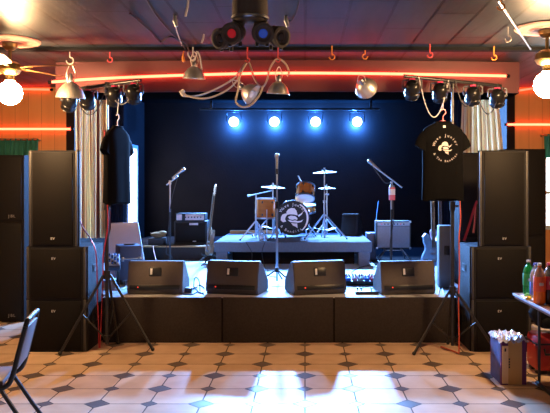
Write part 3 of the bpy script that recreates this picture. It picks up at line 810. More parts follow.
for px, py, m, lab, dr in ((110, 51, m_rhook, 'empty red hook above the plain dark shirt', .10), (282, 45.5, m_orhook, 'empty orange hook near the ceiling centre beside the straight lamp', .12), (430, 44, m_rhook, 'empty dull red hook above the bar over the printed shirt', .115), (494, 46, m_orhook, 'empty orange hook above the striped curtain and bar end', .12), (508, 27, m_whook, 'empty white hook beside the cream ringed medallion', .11), (501, -6, m_orhook, 'empty orange hook high up near the grey conduit', .10)):
    q = CE(px + (50 if px == 282 else 0), py); hook(lab if px != 282 else 'empty orange hook between the straight lamp and the lone lamp', q, m, dr, .022)
# suspended sticks / plugs
for (px, py), L_, lab in (((188.5, -4), .13, 'white stick dangling from the ceiling before the ceiling cords'), ((204, 34), .07, 'short pale stick dangling above the reflector lamp in the cords')):
    q = CE(px, py); tag(MB().tube([q, q + Vector((-.005, 0, -L_ * .5)), q + Vector((-.02, 0, -L_))], .007, 6).build('hanging_stick', m_whook), lab, 'stick')
for (px, py), lab in (((175, 16), 'small silver plug on the ceiling among the dark cords'), ((286, 16), 'small silver plug hanging beside the four-headed light')):
    q = CE(px, py); tag(MB().cyl(q, q + Vector((0, 0, -.03)), .012).cyl(q + Vector((0, 0, -.03)), q + Vector((.012, 0, -.075)), .018, .010).build('cord_plug', m_steel), lab, 'plug')
def cl(px, py, d=.012): q = CE(px, py); q.z -= d; return q
cable('hanging_cable', [cl(143, -8), cl(158, 16), cl(176, 36), cl(186, 42), P(190, 55, 6.15), P(194, 66, 6.15)], .006, m_blackc, 'dark cord crossing the ceiling down to the straight reflector lamp')
cable('hanging_cable', [cl(130, 12), cl(147, 27), cl(160, 40), cl(171, 35), cl(183, 44), P(186, 52, 6.15)], .006, m_blackc, 'dark kinked cord wandering across the ceiling planks')
cable('hanging_cable', [cl(174, 17), cl(177, 30), cl(182, 44)], .0045, m_whitec, 'thin pale cord dropping from the silver plug')
cable('hanging_cable', [cl(300, -4), cl(296, 12), cl(291, 19), cl(286, 18)], .005, m_blackc, 'dark cord curving to the plug by the four-headed light')
cable('hanging_cable', [P(186, 50, 6.15), P(191, 44, 6.1), P(197, 52, 6.1), P(193, 60, 6.1), P(188, 54, 6.1), P(192, 48, 6.12), P(199, 54, 6.1), P(202, 70, 6.1)], .006, m_whitec, 'pale cord coiled in loops above the straight reflector lamp')
tag(MB().tube(smooth_path([P(184, 50, 6.1), P(183, 57, 6.1), P(184, 62, 6.1)], 4), [.006] * 4 + [.012] * 5, 8).build('pull_tag', m_orhook), 'small orange tag hanging by the coiled pale cord', 'tag')
CC = 6.22
cable('cream_cord', [P(184, 93, CC), P(188, 96, CC), P(205, 98.5, CC), P(222, 93, CC), P(236, 82, CC), P(243, 68, CC), P(248, 62, CC), P(251, 68, CC), P(255, 80, CC), P(262, 87, CC), P(267, 80, CC), P(270, 68, CC), P(277, 59, CC), P(285, 63, CC), P(289, 72, CC), P(287, 76, CC)], .0085, m_cream, 'thick cream cord swagging between the hooks under the ceiling', 'cord', n=10)
cable('cream_cord', [P(180, 91, CC + .04), P(184, 96, CC + .04), P(200, 95, CC + .04), P(218, 88, CC + .04), P(234, 78, CC + .04), P(244, 65, CC + .04), P(248, 61, CC + .04)], .0085, m_cream, 'shorter cream cord running beside the thick swag', 'cord', n=10)
cable('cream_cord', [P(247, 62, 6.08), P(240, 76, 6.02), P(238, 90, 6.02), P(236, 102, 6.02), P(243, 107, 6.02), P(252, 104, 6.02), P(260, 94, 6.02), P(263, 86, 6.05)], .0085, m_cream, 'cream cord loop around the tilted reflector lamp', 'cord', n=10)
tag(MB().cyl(P(181, 93, CC), P(184, 90, CC), .022, .014).cyl(P(180, 91, CC), P(184, 96, CC), .012).build('cord_plug', m_whook), 'cream plug cluster at the end of the swagged cord', 'plug')
c0, c1 = cl(498, -2, .014), cl(531, 48, .014)
t = tag(MB().tube([c0, c1], .010, 8).build('conduit', m_steel), 'grey metal conduit crossing the ceiling beside the cream ringed medallion', 'pipe')

# ------------------------------------------------------------------ four-headed effect light
t = thing('effect_light', 'black ceiling effect light with four swivelling heads, one red and one blue', 'stage light', (X(250, 4.2), 4.2, 2.7))
MB().lathe([(0, 0), (.13, 0), (.13, -.025), (.105, -.03), (.108, -.19), (.095, -.205), (.06, -.222), (0, -.222)], seg=36).build('housing', m_wedge, t)
MB().lathe([(.109, -.185), (.114, -.19), (.114, -.203), (.10, -.206)], seg=36).build('rim', m_steel, t)
for (hx, hz, hy, dx, dm) in ((-.088, -.285, -.02, -.30, m_redlens), (.072, -.285, -.02, .22, m_bluelens), (-.150, -.30, .06, -.85, m_darklens), (.152, -.29, .06, .85, m_darklens)):
    c = Vector((hx, hy, hz)); ax = Vector((dx, -1, -.30)).normalized()
    h_ = MB().lathe([(0, -.075), (.040, -.07), (.052, -.05), (.056, 0), (.064, .008), (.064, .028), (.057, .034), (.057, .044), (.064, .05), (.064, .064), (.050, .066), (.036, .052), (0, .05)], c, ax, 24)
    h_.tube(smooth_path([c + Vector((0, 0, .05)), c * .7 + Vector((0, .02, -.05)), (hx * .55, 0, -.21)], 4), .022, 8)
    hd = h_.build('lamp_head', m_wedge, t)
    MB().lathe([(0, .010), (.02, .008), (.027, 0), (0, 0)], c + ax * .054, ax, 20).build('lens', dm, hd)
    for s_ in (-1, 1): MB().cyl(c + Vector((s_ * .03, .02, -.05)), c + Vector((s_ * .03, .02, -.078)), .011).build('knob', m_blkmetal, hd)

# ------------------------------------------------------------------ stage lights at the rear
LY = 11.86
t = thing('lighting_bar', 'dark pipe along the rear wall carrying the four blue lights', 'pipe', (X(300, LY), LY, 2.80))
MB().cyl((-1.7, 0, 0), (1.35, 0, 0), .02).build('pipe', m_blkmetal, t)
for x in (-1.5, 1.2): MB().box((x, .0, .075), (.04, .03, .15), .004).build('bracket', m_blkmetal, t)
LX = [(234, 122), (274.5, 122), (315.5, 122), (357, 122)]
names = ['lit blue-white stage light nearest', '', '', '']
labs = ['lit blue stage light at the bass amplifier end of the rear pipe', 'lit blue stage light second from the bass amplifier end, above the centre stand', 'lit blue stage light third from the bass amplifier end, above the drum kit', 'lit blue stage light at the guitar amplifier end of the rear pipe']
HALO = []
for i, (px, py) in enumerate(LX):
    c = P(px, py, LY)
    t = thing('stage_light', labs[i], 'stage light', c, 0, 'lit blue lights on the rear pipe')
    MB().lathe([(0, .085), (.05, .08), (.076, .06), (.09, .0), (.094, -.05), (.086, -.05), (.084, -.03), (0, -.03)], (0, 0, 0), (0, 1, 0), 28).build('can', m_glossblk, t)
    MB().tube([(-.122, 0, 0), (-.122, 0, 2.80 - c.z - .07), (-.10, 0, 2.80 - c.z - .045), (.10, 0, 2.80 - c.z - .045), (.122, 0, 2.80 - c.z - .07), (.122, 0, 0)], .008, 6).cyl((0, 0, 2.80 - c.z - .05), (0, 0, 2.80 - c.z - .018), .012).build('yoke', m_blkmetal, t)
    MB().lathe([(0, -.015), (.055, -.012), (.084, 0), (0, .004)], (0, -.034, 0), (0, 1, 0), 28).build('lens', m_lens, t)
    HALO.append(c)


# ------------------------------------------------------------------ microphones and stands
def mic(label, p, d, m=m_steel):
    """hand microphone: head at p, body running along d"""
    d = Vector(d).normalized(); t = thing('microphone', label, 'microphone', p)
    MB().lathe([(0, -.028), (.016, -.024), (.025, -.008), (.025, .008), (.019, .026), (0, .026)], (0, 0, 0), d, 16).build('mic_head', m_steel, t)
    MB().lathe([(0, .024), (.019, .026), (.017, .05), (.012, .17), (0, .172)], (0, 0, 0), d, 14).build('mic_body', m, t)
    return t
# centre: straight stand on a tripod base
cs = Vector((X(277, 7.72), 7.72, ST))
t = thing('microphone_stand', 'tall straight chrome microphone stand at the stage centre, no boom', 'microphone stand', cs)
MB().cyl((0, 0, .02), (0, 0, .85), .012).build('lower_pole', m_chrome, t)
MB().cyl((0, 0, .8), (0, 0, 1.22), .009).build('upper_pole', m_chrome, t)
MB().cyl((0, 0, .82), (0, 0, .90), .019).build('height_clutch', m_dkplast, t)
MB().cyl((0, 0, .12), (0, 0, .17), .02).build('hub', m_dkplast, t)
for a in (200, 320, 80): MB().tube([(0, 0, .15), (.10 * math.cos(R(a)), .10 * math.sin(R(a)), .09), (.27 * math.cos(R(a)), .27 * math.sin(R(a)), .012)], .009, 8).build('leg', m_blkmetal, t)
MB().cyl((0, 0, 1.2), (0, 0, 1.26), .014).build('mic_clip', m_dkplast, t)
mic('slim microphone pointing up atop the straight centre stand', cs + Vector((0, 0, 1.405)), (0, .02, -1), m_steel)
# boom stand beside the bass amplifier
ls = Vector((X(170, 8.6), 8.6, ST))
t = thing('microphone_stand', 'boom microphone stand in front of the bass amplifier', 'microphone stand', ls)
ztop = Z(182, 8.6) - ST
MB().cyl((0, 0, .02), (0, 0, .75), .012).build('lower_pole', m_blkmetal, t)
MB().cyl((0, 0, .7), (0, 0, ztop), .010).build('upper_pole', m_chrome, t)
MB().lathe([(0, 0), (.13, 0), (.13, .015), (.03, .03), (0, .03)]).build('round_base', m_blkmetal, t)
e0 = P(166.5, 185, 8.6) - ls; e1 = P(178, 176, 8.6) - ls
MB().cyl(e0, e1, .009).cyl((0, -.0, ztop - .03), (0, 0, ztop + .02), .016).build('boom_arm', m_chrome, t)
MB().tube(smooth_path([e1, (.02, -.03, ztop - .25), (-.02, -.03, .45), (-.04, -.03, .25), (.03, -.03, .20), (.01, -.02, .05)], 6), .005, 6).build('mic_lead', m_blackc, t)
mic('microphone on the short boom in front of the bass amplifier', P(183, 169.5, 8.6), e0 - e1)
# boom stand before the guitar amplifier
q = Vector((X(391.5, 8.1), 8.1, ST))
t = thing('microphone_stand', 'boom microphone stand in front of the silver guitar amplifier', 'microphone stand', q)
zt = Z(184, 8.1) - ST
MB().cyl((0, 0, .02), (0, 0, .8), .012).build('lower_pole', m_blkmetal, t)
MB().cyl((0, 0, .75), (0, 0, zt), .010).build('upper_pole', m_chrome, t)
MB().lathe([(0, 0), (.13, 0), (.13, .015), (.03, .03), (0, .03)]).build('round_base', m_blkmetal, t)
e0, e1 = P(402, 187.5, 8.1) - q, P(371, 164, 8.0) - q
MB().cyl(e0, e1, .0085).cyl((0, 0, zt - .02), (0, 0, zt + .03), .015).build('boom_arm', m_chrome, t)
MB().tube(smooth_path([e1, (e1 + e0) / 2 + Vector((-.03, -.02, -.07)), (0, -.02, zt - .02), (.02, -.03, zt - .4), (-.02, -.03, .4), (.0, -.02, .05)], 6), .005, 6).build('mic_lead', m_blackc, t)
mic('microphone on the long boom in front of the silver amplifier', q + e1 + Vector((-.015, 0, .03)), e0 - e1 + Vector((.0, 0, -.05)))
t = thing('drink_sleeve', 'pink and white drink sleeve clipped to the stand before the silver amplifier', 'drink holder', q + Vector((-.0, -.047, Z(200, 8.1) - ST)))
MB().lathe([(0, 0), (.034, 0), (.036, .005), (.036, .145), (.031, .147), (.031, .02), (0, .02)], seg=20).build('sleeve', m_koozie, t)
MB().lathe([(.0365, .06), (.0368, .062), (.0368, .125), (.0365, .127)], seg=20).build('white_band', m_napkin, t)
MB().lathe([(0, .02), (.03, .02), (.03, .16), (.022, .172), (0, .172)], seg=16).build('can', m_steel, t)

# ------------------------------------------------------------------ amplifiers and instruments
AY = 10.4; TT = ST + .20
ax0, ax1 = X(174, AY), X(207, AY); aw = ax1 - ax0
t = thing('bass_amplifier', 'square black bass speaker cabinet on the rear tier', 'amplifier', ((ax0 + ax1) / 2, AY, TT))
ch = Z(221, AY) - TT
MB().span((-aw / 2, 0, 0), (aw / 2, .38, ch), .012).build('cabinet', m_tolex, t)
MB().span((-aw / 2 + .025, -.008, .03), (aw / 2 - .025, .004, ch - .03), .004).build('grille', m_grille, t)
MB().box((0.05, -.012, ch - .045), (.13, .006, .03), .002).build('badge', m_amppanel, t)
MB().box((0.06, -.012, .05), (.05, .006, .012), .002).build('badge', m_white, t)
t = thing('valve_amplifier', 'pale panelled amplifier head on top of the bass cabinet', 'amplifier', ((ax0 + ax1) / 2 - .005, AY + .02, TT + ch))
hh = Z(213.5, AY) - TT - ch
MB().span((-aw / 2 + .03, 0, 0), (aw / 2 - .03, .3, hh), .006).build('case', m_tolex, t)
MB().span((-aw / 2 + .04, -.006, .012), (-aw / 2 + .12, .004, hh - .012), .002).span((-aw / 2 + .17, -.006, .012), (aw / 2 - .04, .004, hh - .012), .002).build('control_panel', m_amppanel, t)
for k in range(6): MB().cyl((-.07 + k * .045, -.02, hh * .5), (-.07 + k * .045, 0, hh * .5), .011, seg=10).build('knob', m_dkplast, t)
# guitar amplifier tilted on its stand
GYA = 10.0
gx0, gx1 = X(376, GYA), X(411, GYA); gw = gx1 - gx0; gz = Z(249, GYA)
t = thing('guitar_amplifier', 'silver-fronted guitar amplifier tipped back on a folding stand', 'amplifier', ((gx0 + gx1) / 2, GYA, gz))
gh = Z(221, GYA) - gz
MB().span((-gw / 2, 0, 0), (gw / 2, .24, gh), .012).build('cabinet', m_tolex, t)
MB().span((-gw / 2 + .02, -.008, .02), (gw / 2 - .02, .004, gh - .075), .004).build('grille_cloth', m_greygr, t)
cp = MB().span((-gw / 2 + .02, -.006, gh - .068), (gw / 2 - .02, .004, gh - .018), .002).build('control_panel', m_silver, t)
for k in range(8): MB().cyl((-.17 + k * .045, -.02, gh - .043), (-.17 + k * .045, 0, gh - .043), .010, seg=10).build('knob', m_dkplast if k % 3 else m_pinkh, cp)
for s in (-1, 1): MB().box((s * (gw / 2 - .012), -.002, .012), (.03, .012, .03), .003).box((s * (gw / 2 - .012), -.002, gh - .012), (.03, .012, .03), .003).build('corner_guard', m_steel, t)
t = thing('amplifier_stand', 'folding metal stand under the silver guitar amplifier', 'stand', ((gx0 + gx1) / 2, GYA, ST))
for s in (-1, 1):
    MB().tube([(s * .24, -.20, .012), (s * .12, .0, gz - ST - .012), (s * .12, .22, gz - ST - .012)], .011, 8).build('front_leg', m_steel, t)
    MB().tube([(s * .12, -.03, gz - ST - .012), (s * .2, .28, .012)], .011, 8).build('rear_leg', m_steel, t)
MB().cyl((-.14, .02, gz - ST - .02), (.14, .02, gz - ST - .02), .009).build('crossbar', m_steel, t)
tag(MB().span((X(366, 10.2), 10.1, ST), (X(375.5, 10.2), 10.35, Z(232.5, 10.2)), .01).build('equipment_case', m_case), 'small dark case tucked between drum riser and silver amplifier', 'case')
tag(MB().cyl(Vector((X(371, 11.5), 11.3, ST)), P(378.5, 201, 11.7), .006, seg=8).build('pole', m_steel), 'thin pale pole leaning in the dark behind the silver amplifier', 'pole')


def guitar(name, label, loc, rz, lean, L_, bw, body_m, neck_m, group=None, offset=.0):
    """local: body bottom at z=0, face towards -y, neck up z"""
    t = thing(name, label, 'guitar', loc, rz, group)
    t.rotation_euler = (lean, 0, rz)
    bl = L_ * .36
    half = [(0, 0), (.55, .02), (.92, .12), (1., .26), (.86, .42), (.66, .54), (.66, .66), (.78, .80), (.76, .93), (.55, 1.02), (.36, .98), (.25, .86), (.18, .84)]
    poly = [(a * bw / 2, b * bl) for a, b in half] + [(-a * bw / 2 * (1.08 if b > .8 else 1), b * bl * (1.08 if b > .8 else 1)) for a, b in half[:0:-1]]
    b = MB(); b.prism(poly, -.02, .022); b.build('body', body_m, t)
    MB().prism([(-.022, bl * .62), (.022, bl * .62), (.019, L_ * .84), (-.019, L_ * .84)], -.032, -.012).build('neck', neck_m, t)
    MB().prism([(-.0215, bl * .62), (.0215, bl * .62), (.0185, L_ * .835), (-.0185, L_ * .835)], -.036, -.032).build('fretboard', m_fret, t)
    hd = MB().prism([(-.02, L_ * .83), (.02, L_ * .83), (.034, L_ * .87), (.028, L_ * .99), (-.01, L_), (-.036, L_ * .94), (-.03, L_ * .87)], -.024, -.010).build('headstock', neck_m, t)
    for k in range(4):
        for s in (-1, 1): MB().cyl((s * .03, -.017, L_ * (.875 + .03 * k)), (s * .048, -.017, L_ * (.875 + .03 * k)), .006, seg=6).build('tuner', m_chrome, hd)
    MB().box((0, -.024, bl * .18), (.07, .01, .03), .002).build('bridge', m_chrome, t)
    for pz in (.40, .54): MB().box((0, -.024, bl * pz), (.08, .01, .018), .002).build('pickup', m_chrome, t)
    for k in range(4): MB().cyl((-.012 + .008 * k, -.041, bl * .18), (-.012 + .008 * k, -.041, L_ * .88), .0012, seg=4).build('string', m_chrome, t)
    return t
bl_ = Vector((X(208.5, 9.75), 9.75, ST + .10))
guitar('bass_guitar', 'pale bass guitar leaning before the dark wall beside the bass amplifier', bl_, R(-66), R(-7), 1.0, .28, m_bassbody, m_neck)
t = thing('guitar_stand', 'small black stand under the leaning bass guitar', 'stand', bl_ + Vector((.0, .0, -.10)), R(-66))
MB().tube([(-.13, -.09, .012), (-.08, .0, .11), (-.07, -.07, .10), (-.07, -.075, .13)], .009, 6).build('cradle_arm', m_blkmetal, t)
MB().tube([(.13, -.09, .012), (.08, .0, .11), (.07, -.07, .10), (.07, -.075, .13)], .009, 6).build('cradle_arm', m_blkmetal, t)
MB().tube([(-.08, .0, .11), (.0, .05, .13), (.08, 0, .11)], .009, 6).tube([(0, .05, .13), (0, .20, .012)], .009, 6).build('rear_leg', m_blkmetal, t)
gl = Vector((X(433.5, 8.2), 8.2, ST + .13))
guitar('electric_guitar', 'pale blue electric guitar standing next to the upright blue speaker', gl, R(15), R(-4), .98, .30, m_gbody, m_neck, 'electric guitars on the stage')
gl2 = Vector((X(440.5, 8.52), 8.52, ST + .17))
guitar('electric_guitar', 'sparkling pink electric guitar partly behind the pale blue one', gl2, R(5), R(-4), .98, .30, m_gbody2, m_fret, 'electric guitars on the stage')
for g_, lab, rz in ((gl, 'black stand under the pale blue guitar', R(35)), (gl2, 'black stand under the sparkling pink guitar', R(20))):
    dz = g_.z - ST
    t = thing('guitar_stand', lab, 'stand', Vector((g_.x, g_.y, ST)), rz, 'black guitar stands')
    for s in (-1, 1): MB().tube([(s * .14, -.09, .012), (s * .08, .02, dz), (s * .07, -.07, dz - .012), (s * .07, -.075, dz + .03)], .009, 6).build('cradle_arm', m_blkmetal, t)
    MB().tube([(-.08, .02, dz), (0, .05, dz + .04), (.08, .02, dz)], .009, 6).tube([(0, .05, dz + .04), (0, .20, .012)], .009, 6).build('rear_leg', m_blkmetal, t)

# ------------------------------------------------------------------ drum kit
def stand_tripod(t, z_hub, rad, angs, m=m_chrome, y0=0., hub=.012):
    for a in angs:
        ca, sa = math.cos(R(a)), math.sin(R(a))
        lg = MB().tube([(hub * ca, hub * sa, z_hub), (rad * ca, rad * sa, .012)], .011, 8).build('leg', m, t)
        MB().ball((rad * ca, rad * sa, .014), .014, seg=8).build('rubber_foot', m_dkplast, lg)
        MB().cyl((hub * ca, hub * sa, z_hub * .35), (rad * .55 * ca, rad * .55 * sa, z_hub * .45 + .005), .006, seg=6).build('brace', m, t)


bc = P(292.5, 218, 9.9); br = .243
t = thing('bass_drum', 'bass drum with black logo head facing the room', 'drum', Vector((bc.x, bc.y, RZT)))
cz = bc.z - RZT
MB().lathe([(br - .012, 0), (br - .006, 0), (br - .006, .40), (br - .012, .40)], (0, .02, cz), (0, 1, 0), 48).build('shell', m_maple, t)
MB().lathe([(br - .015, -.02), (br + .004, -.02), (br + .006, .02), (br - .012, .02)], (0, .01, cz), (0, 1, 0), 48).build('front_hoop', m_hoopw, t)
MB().lathe([(br - .015, -.02), (br + .004, -.02), (br + .006, .02), (br - .012, .02)], (0, .42, cz), (0, 1, 0), 48).build('rear_hoop', m_hoopw, t)
hd = MB().lathe([(0, -.006), (br - .014, -.006), (br - .014, .002), (0, .002)], (0, 0.005, cz), (0, 1, 0), 48).build('front_head', m_headb, t)
MB().lathe([(0, 0), (br - .014, 0), (br - .014, .004), (0, .004)], (0, .425, cz), (0, 1, 0), 48).build('rear_head', m_headw, t)
pr = MB(); emblem(pr, (0, 0, cz - .0), br * 1.0, -.006, -.002); pr.build('head_emblem', m_headw, hd, smooth=False)
pr = MB()
text_arc(pr, 'Wave Junior', .060, (0, -.004, cz), br * .715, 88, 11.5)
text_arc(pr, '& Bandits', .052, (0, -.004, cz), br * .86, 262, 11.0, bottom=True)
pr.lathe([(br * .945, -.001), (br * .985, -.001), (br * .985, .001), (br * .945, .001)], (0, -.003, cz), (0, 1, 0), 64)
pr.build('lettering', m_headw, hd, smooth=False)
for k in range(8):
    a = R(22.5 + 45 * k); p = Vector((math.cos(a) * (br + .006), 0, cz + math.sin(a) * (br + .006)))
    MB().cyl(p + Vector((0, .0, 0)), p + Vector((0, .10, 0)), .006, seg=6).box(p + Vector((0, .12, 0)), (.02, .06, .02), .004).build('tension_lug', m_chrome, t)
for s in (-1, 1): MB().tube([(s * br * .85, .12, cz - br * .5), (s * (br + .07), .02, .012)], .009, 6).build('spur', m_chrome, t)


def drum(name, label, loc, rot, r, h, legs=None):
    t = thing(name, label, 'drum', loc, 0, None); t.rotation_euler = rot
    MB().lathe([(r - .012, 0), (r, 0), (r, h), (r - .012, h)], seg=40).build('shell', m_maple, t)
    MB().lathe([(r - .005, 0), (r + .010, 0), (r + .010, .022), (r - .002, .022)], (0, 0, h - .012), seg=40).build('top_hoop', m_chrome, t)
    MB().lathe([(r - .005, 0), (r + .010, 0), (r + .010, .022), (r - .002, .022)], (0, 0, -.010), seg=40).build('bottom_hoop', m_chrome, t)
    MB().lathe([(0, 0), (r - .004, 0), (r - .004, .004), (0, .004)], (0, 0, h + .0), seg=40).build('top_head', m_headw, t)
    MB().lathe([(0, 0), (r - .004, 0), (r - .004, .004), (0, .004)], (0, 0, -.006), seg=40).build('bottom_head', m_headw, t)
    for k in range(6):
        a = R(15 + 60 * k); x, y = (r + .008) * math.cos(a), (r + .008) * math.sin(a)
        for zz in (.18, .82): MB().box((x, y, h * zz), (.018, .018, .036), .004, Euler((0, 0, a))).build('lug', m_blkmetal, t)
    if legs:
        for a in (40, 160, 280):
            x, y = (r + .02) * math.cos(R(a)), (r + .02) * math.sin(R(a))
            MB().tube([(x, y, h * .45), (x, y, -legs + .05), (x * 1.05, y * 1.05, -legs + .01)], .007, 6).build('leg', m_chrome, t)
    return t
FTY = 10.25
ft = P(265.5, 218, FTY)
drum('floor_tom', 'amber floor tom on legs behind the boom stand', ft, (0, 0, 0), .140, Z(198.5, FTY) - ft.z, legs=ft.z - RZT)
tc = P(305, 198, 9.97)
drum('rack_tom', 'amber rack tom tilted to show its white lower head, above the logo drum', tc, (R(-30), R(4), 0), .128, .19)
t = thing('tom_mount', 'chrome post carrying the rack tom above the logo drum', 'stand', Vector((tc.x + .03, 10.12, RZT)))
MB().cyl((0, 0, 2 * br + .045), (0, 0, tc.z - RZT + .02), .011).build('post', m_chrome, t)
sn = P(304, 212, 10.62)
drum('snare_drum', 'amber snare drum low behind the rack tom', sn, (R(6), 0, 0), .17, Z(205, 10.62) - sn.z)
t = thing('snare_stand', 'chrome stand under the amber snare drum', 'drum stand', Vector((sn.x, sn.y, RZT)))
MB().cyl((0, 0, .15), (0, 0, sn.z - RZT - .03), .010).build('post', m_chrome, t); stand_tripod(t, .22, .24, (40, 160, 280))
MB().tube([(-.16, 0, sn.z - RZT - .01), (0, 0, sn.z - RZT - .05), (.16, 0, sn.z - RZT - .01)], .008, 6).build('basket', m_chrome, t)
def cymbal(label, p, r, tilt=(0, 0)):
    o_ = MB().lathe([(.012, .022), (.03, .017), (.042, .004), (r * .6, -.004), (r, -.014), (r, -.016), (r * .6, -.008), (.04, -.002), (.012, .016)], seg=48).build('cymbal', m_cymb, loc=p)
    o_.rotation_euler = (R(tilt[0]), R(tilt[1]), 0)
    return tag(o_, label, 'cymbal')
def cymbal_stand(label, base, ptop, rad, angs, zc=None):
    t = thing('cymbal_stand', label, 'cymbal stand', base)
    z = ptop.z - base.z
    MB().cyl((0, 0, .03), (0, 0, z * .55), .0125).build('lower_pole', m_chrome, t)
    MB().cyl((0, 0, z * .5), (0, 0, z + .03), .0085).build('upper_pole', m_chrome, t)
    MB().cyl((0, 0, z * .53), (0, 0, z * .57), .022).cyl((.0, -.03, z * .55), (0, 0, z * .55), .008).build('height_clamp', m_chrome, t)
    MB().cyl((0, 0, z + .03), (0, 0, z + .055), .012).build('wing_nut', m_chrome, t)
    stand_tripod(t, .34, rad, angs); return t
k = P(273, 186.5, 10.35); cymbal('thin crash cymbal above the amber floor tom', k, .178, (4, 3)); cymbal_stand('chrome cymbal stand behind the amber floor tom', Vector((k.x, k.y, RZT)), k, .30, (70, 190, 310))
k = P(324.5, 171.5, 9.98); cymbal('high ride cymbal topping the stand beside the rack tom', k, .168, (5, -3)); cymbal_stand('chrome cymbal stand with wide legs beside the logo drum', Vector((k.x, k.y, RZT)), k, .34, (215, 335, 95))
k2 = P(327, 187.5, 10.3); cymbal('lower splash cymbal under the high ride cymbal', k2, .13, (3, 0))
hk = P(320, 192, 10.3)
t = thing('hi_hat_stand', 'chrome stand holding the lower cymbal behind the wide-legged stand', 'cymbal stand', Vector((k2.x, k2.y, RZT)))
MB().cyl((0, 0, .02), (0, 0, k2.z - RZT + .05), .009).build('pole', m_chrome, t); stand_tripod(t, .25, .22, (20, 140, 260))
MB().cyl((-.03, 0, k2.z - RZT - .10), (.03, 0, k2.z - RZT - .10), .012).build('height_clamp', m_chrome, t)
# tom microphone clipped over the rack tom
mic('small drum microphone aimed down at the rack tom', P(301, 182, 10.1), Vector((-.4, -.1, .9))).scale = (.6, .6, .6)
# small boom stand beside the floor tom
q = Vector((X(256, 9.62), 9.62, RZT))
t = thing('microphone_stand', 'low chrome boom stand reaching over the floor tom', 'microphone stand', q)
zt = Z(195, 9.62) - RZT
MB().cyl((0, 0, .03), (0, 0, zt), .010).build('pole', m_chrome, t)
stand_tripod(t, .26, .22, (195, 320, 80))
MB().cyl(P(248, 196, 9.62) - q, P(272, 190.5, 9.7) - q, .008).build('boom_arm', m_chrome, t)
MB().cyl(P(247.5, 196, 9.62) - q, P(250, 195.4, 9.62) - q, .016).build('counterweight', m_chrome, t)
t = thing('water_bottle', 'small clear water bottle on the drum riser edge', 'bottle', Vector((X(261.5, 9.55), 9.55, RZT)))
MB().lathe([(0, 0), (.031, 0), (.033, .01), (.033, .10), (.028, .125), (.013, .15), (.012, .165), (0, .165)], seg=20).build('bottle_body', m_clear, t)
MB().lathe([(.0336, .045), (.0342, .047), (.0342, .085), (.0336, .087)], seg=20).build('label', m_napkin, t)
MB().cyl((0, 0, .163), (0, 0, .18), .0135).build('cap', m_white, t)
tag(MB().span((X(230, 11.0), 10.98, RZT), (X(279, 11.0), 11.06, RZT + .05), .004).build('wooden_plank', m_wood), 'long brown wooden plank lying at the rear of the drum riser', 'plank')
t = thing('drum_monitor', 'dark slanted speaker behind the cymbal stand on the riser', 'speaker', (X(349, 10.5), 10.5, RZT), R(-20))
b = MB().prism([(-.02, 0), (.32, 0), (.32, .12), (.14, .33), (.06, .33)], -.13, .13, 'yz'); bmesh.ops.bevel(b.bm, geom=b.bm.edges[:], offset=.01, segments=2, affect='EDGES'); b.build('cabinet', m_cab, t)
MB().box((0, .018, .17), (.2, .01, .27), .003, Euler((-R(13.5), 0, 0))).build('grille', m_grille, t)

# ------------------------------------------------------------------ gear at the white board corner
q0, q1, q2, q3 = P(108, 223, 8.32), P(138, 221.5, 8.32), P(147, 276, 8.0), P(108, 276, 8.0)
t = thing('white_board', 'large white board leaning beside the dark case and window strip', 'board', (0, 0, 0))
b = MB(); n = (q1 - q0).cross(q3 - q0).normalized() * .025
t.location = (q3 + q2) / 2; t.location.z = ST + .015
tl = Vector(t.location); q2.z = q3.z = ST + .02
b.loft([[p - tl for p in (q0, q1, q2, q3)], [p - tl + n for p in (q0, q1, q2, q3)]]); bmesh.ops.bevel(b.bm, geom=b.bm.edges[:], offset=.006, segments=2, affect='EDGES')
b.build('panel', m_panelw, t)
mid = [(p * .97 + (q0 + q1 + q2 + q3) / 4 * .03) - tl for p in (q0, q1, q2, q3)]
MB().tube(mid, .006, 6, closed=True).build('edge_trim', m_edge, t)
t = thing('flight_case', 'dark blue-lit equipment case in front of the white board', 'case', (X(131, 7.62), 7.62, ST), R(24))
MB().span((-.12, 0, .05), (.12, .30, .42), .012).build('case_body', m_case, t)
MB().span((-.125, -.005, .27), (.125, .305, .285), .003).build('lid_seam', m_steel, t)
for s in (-1, 1): MB().box((s * .09, -.008, .275), (.03, .012, .045), .003).build('latch', m_steel, t)
MB().box((0, .1, .425), (.12, .03, .02), .006).build('carry_handle', m_dkplast, t)
for sx in (-.095, .095):
    for sy_ in (.04, .26): MB().cyl((sx, sy_, 0), (sx, sy_, .05), .02).build('caster', m_dkplast, t)
t = thing('mixing_console', 'silver mixing console tilted on a stand behind the tripod legs', 'mixer', (X(113, 7.1), 7.08, ST), R(16))
rot = Euler((R(24), 0, 0))
MB().box((0, .14, .28), (.155, .25, .05), .008, rot).build('console_body', m_case, t)
fp = MB().box((0, .128, .312), (.145, .23, .012), .003, rot).build('control_face', m_silver, t)
for r_ in range(6):
    for c_ in range(5):
        p = Vector((0, .128, .312)) + rot.to_matrix() @ Vector((-.056 + .028 * c_, -.09 + .036 * r_, .010))
        MB().cyl(p - Vector((0, 0, .006)), p + Vector((0, 0, .012)), .009, seg=8).build('knob', (m_dkplast, m_white, m_pedalb)[(r_ + c_) % 3], fp)
for sx in (-.06, .06):
    MB().tube([(sx, -.05, .01), (sx, .08, .22), (sx, .28, .30), (sx, .33, .01)], .010, 6).build('leg', m_blkmetal, t)
BXY = 10.3
tag(MB().span((X(148, BXY), BXY, TT), (X(163.5, BXY), BXY + .25, TT + .10), .012).build('storage_box', m_greybox), 'dusty grey box under the tan bag on the rear tier', 'box')
t = thing('leather_bag', 'tan leather bag resting on the grey box', 'bag', (X(158, BXY), BXY + .12, TT + .10))
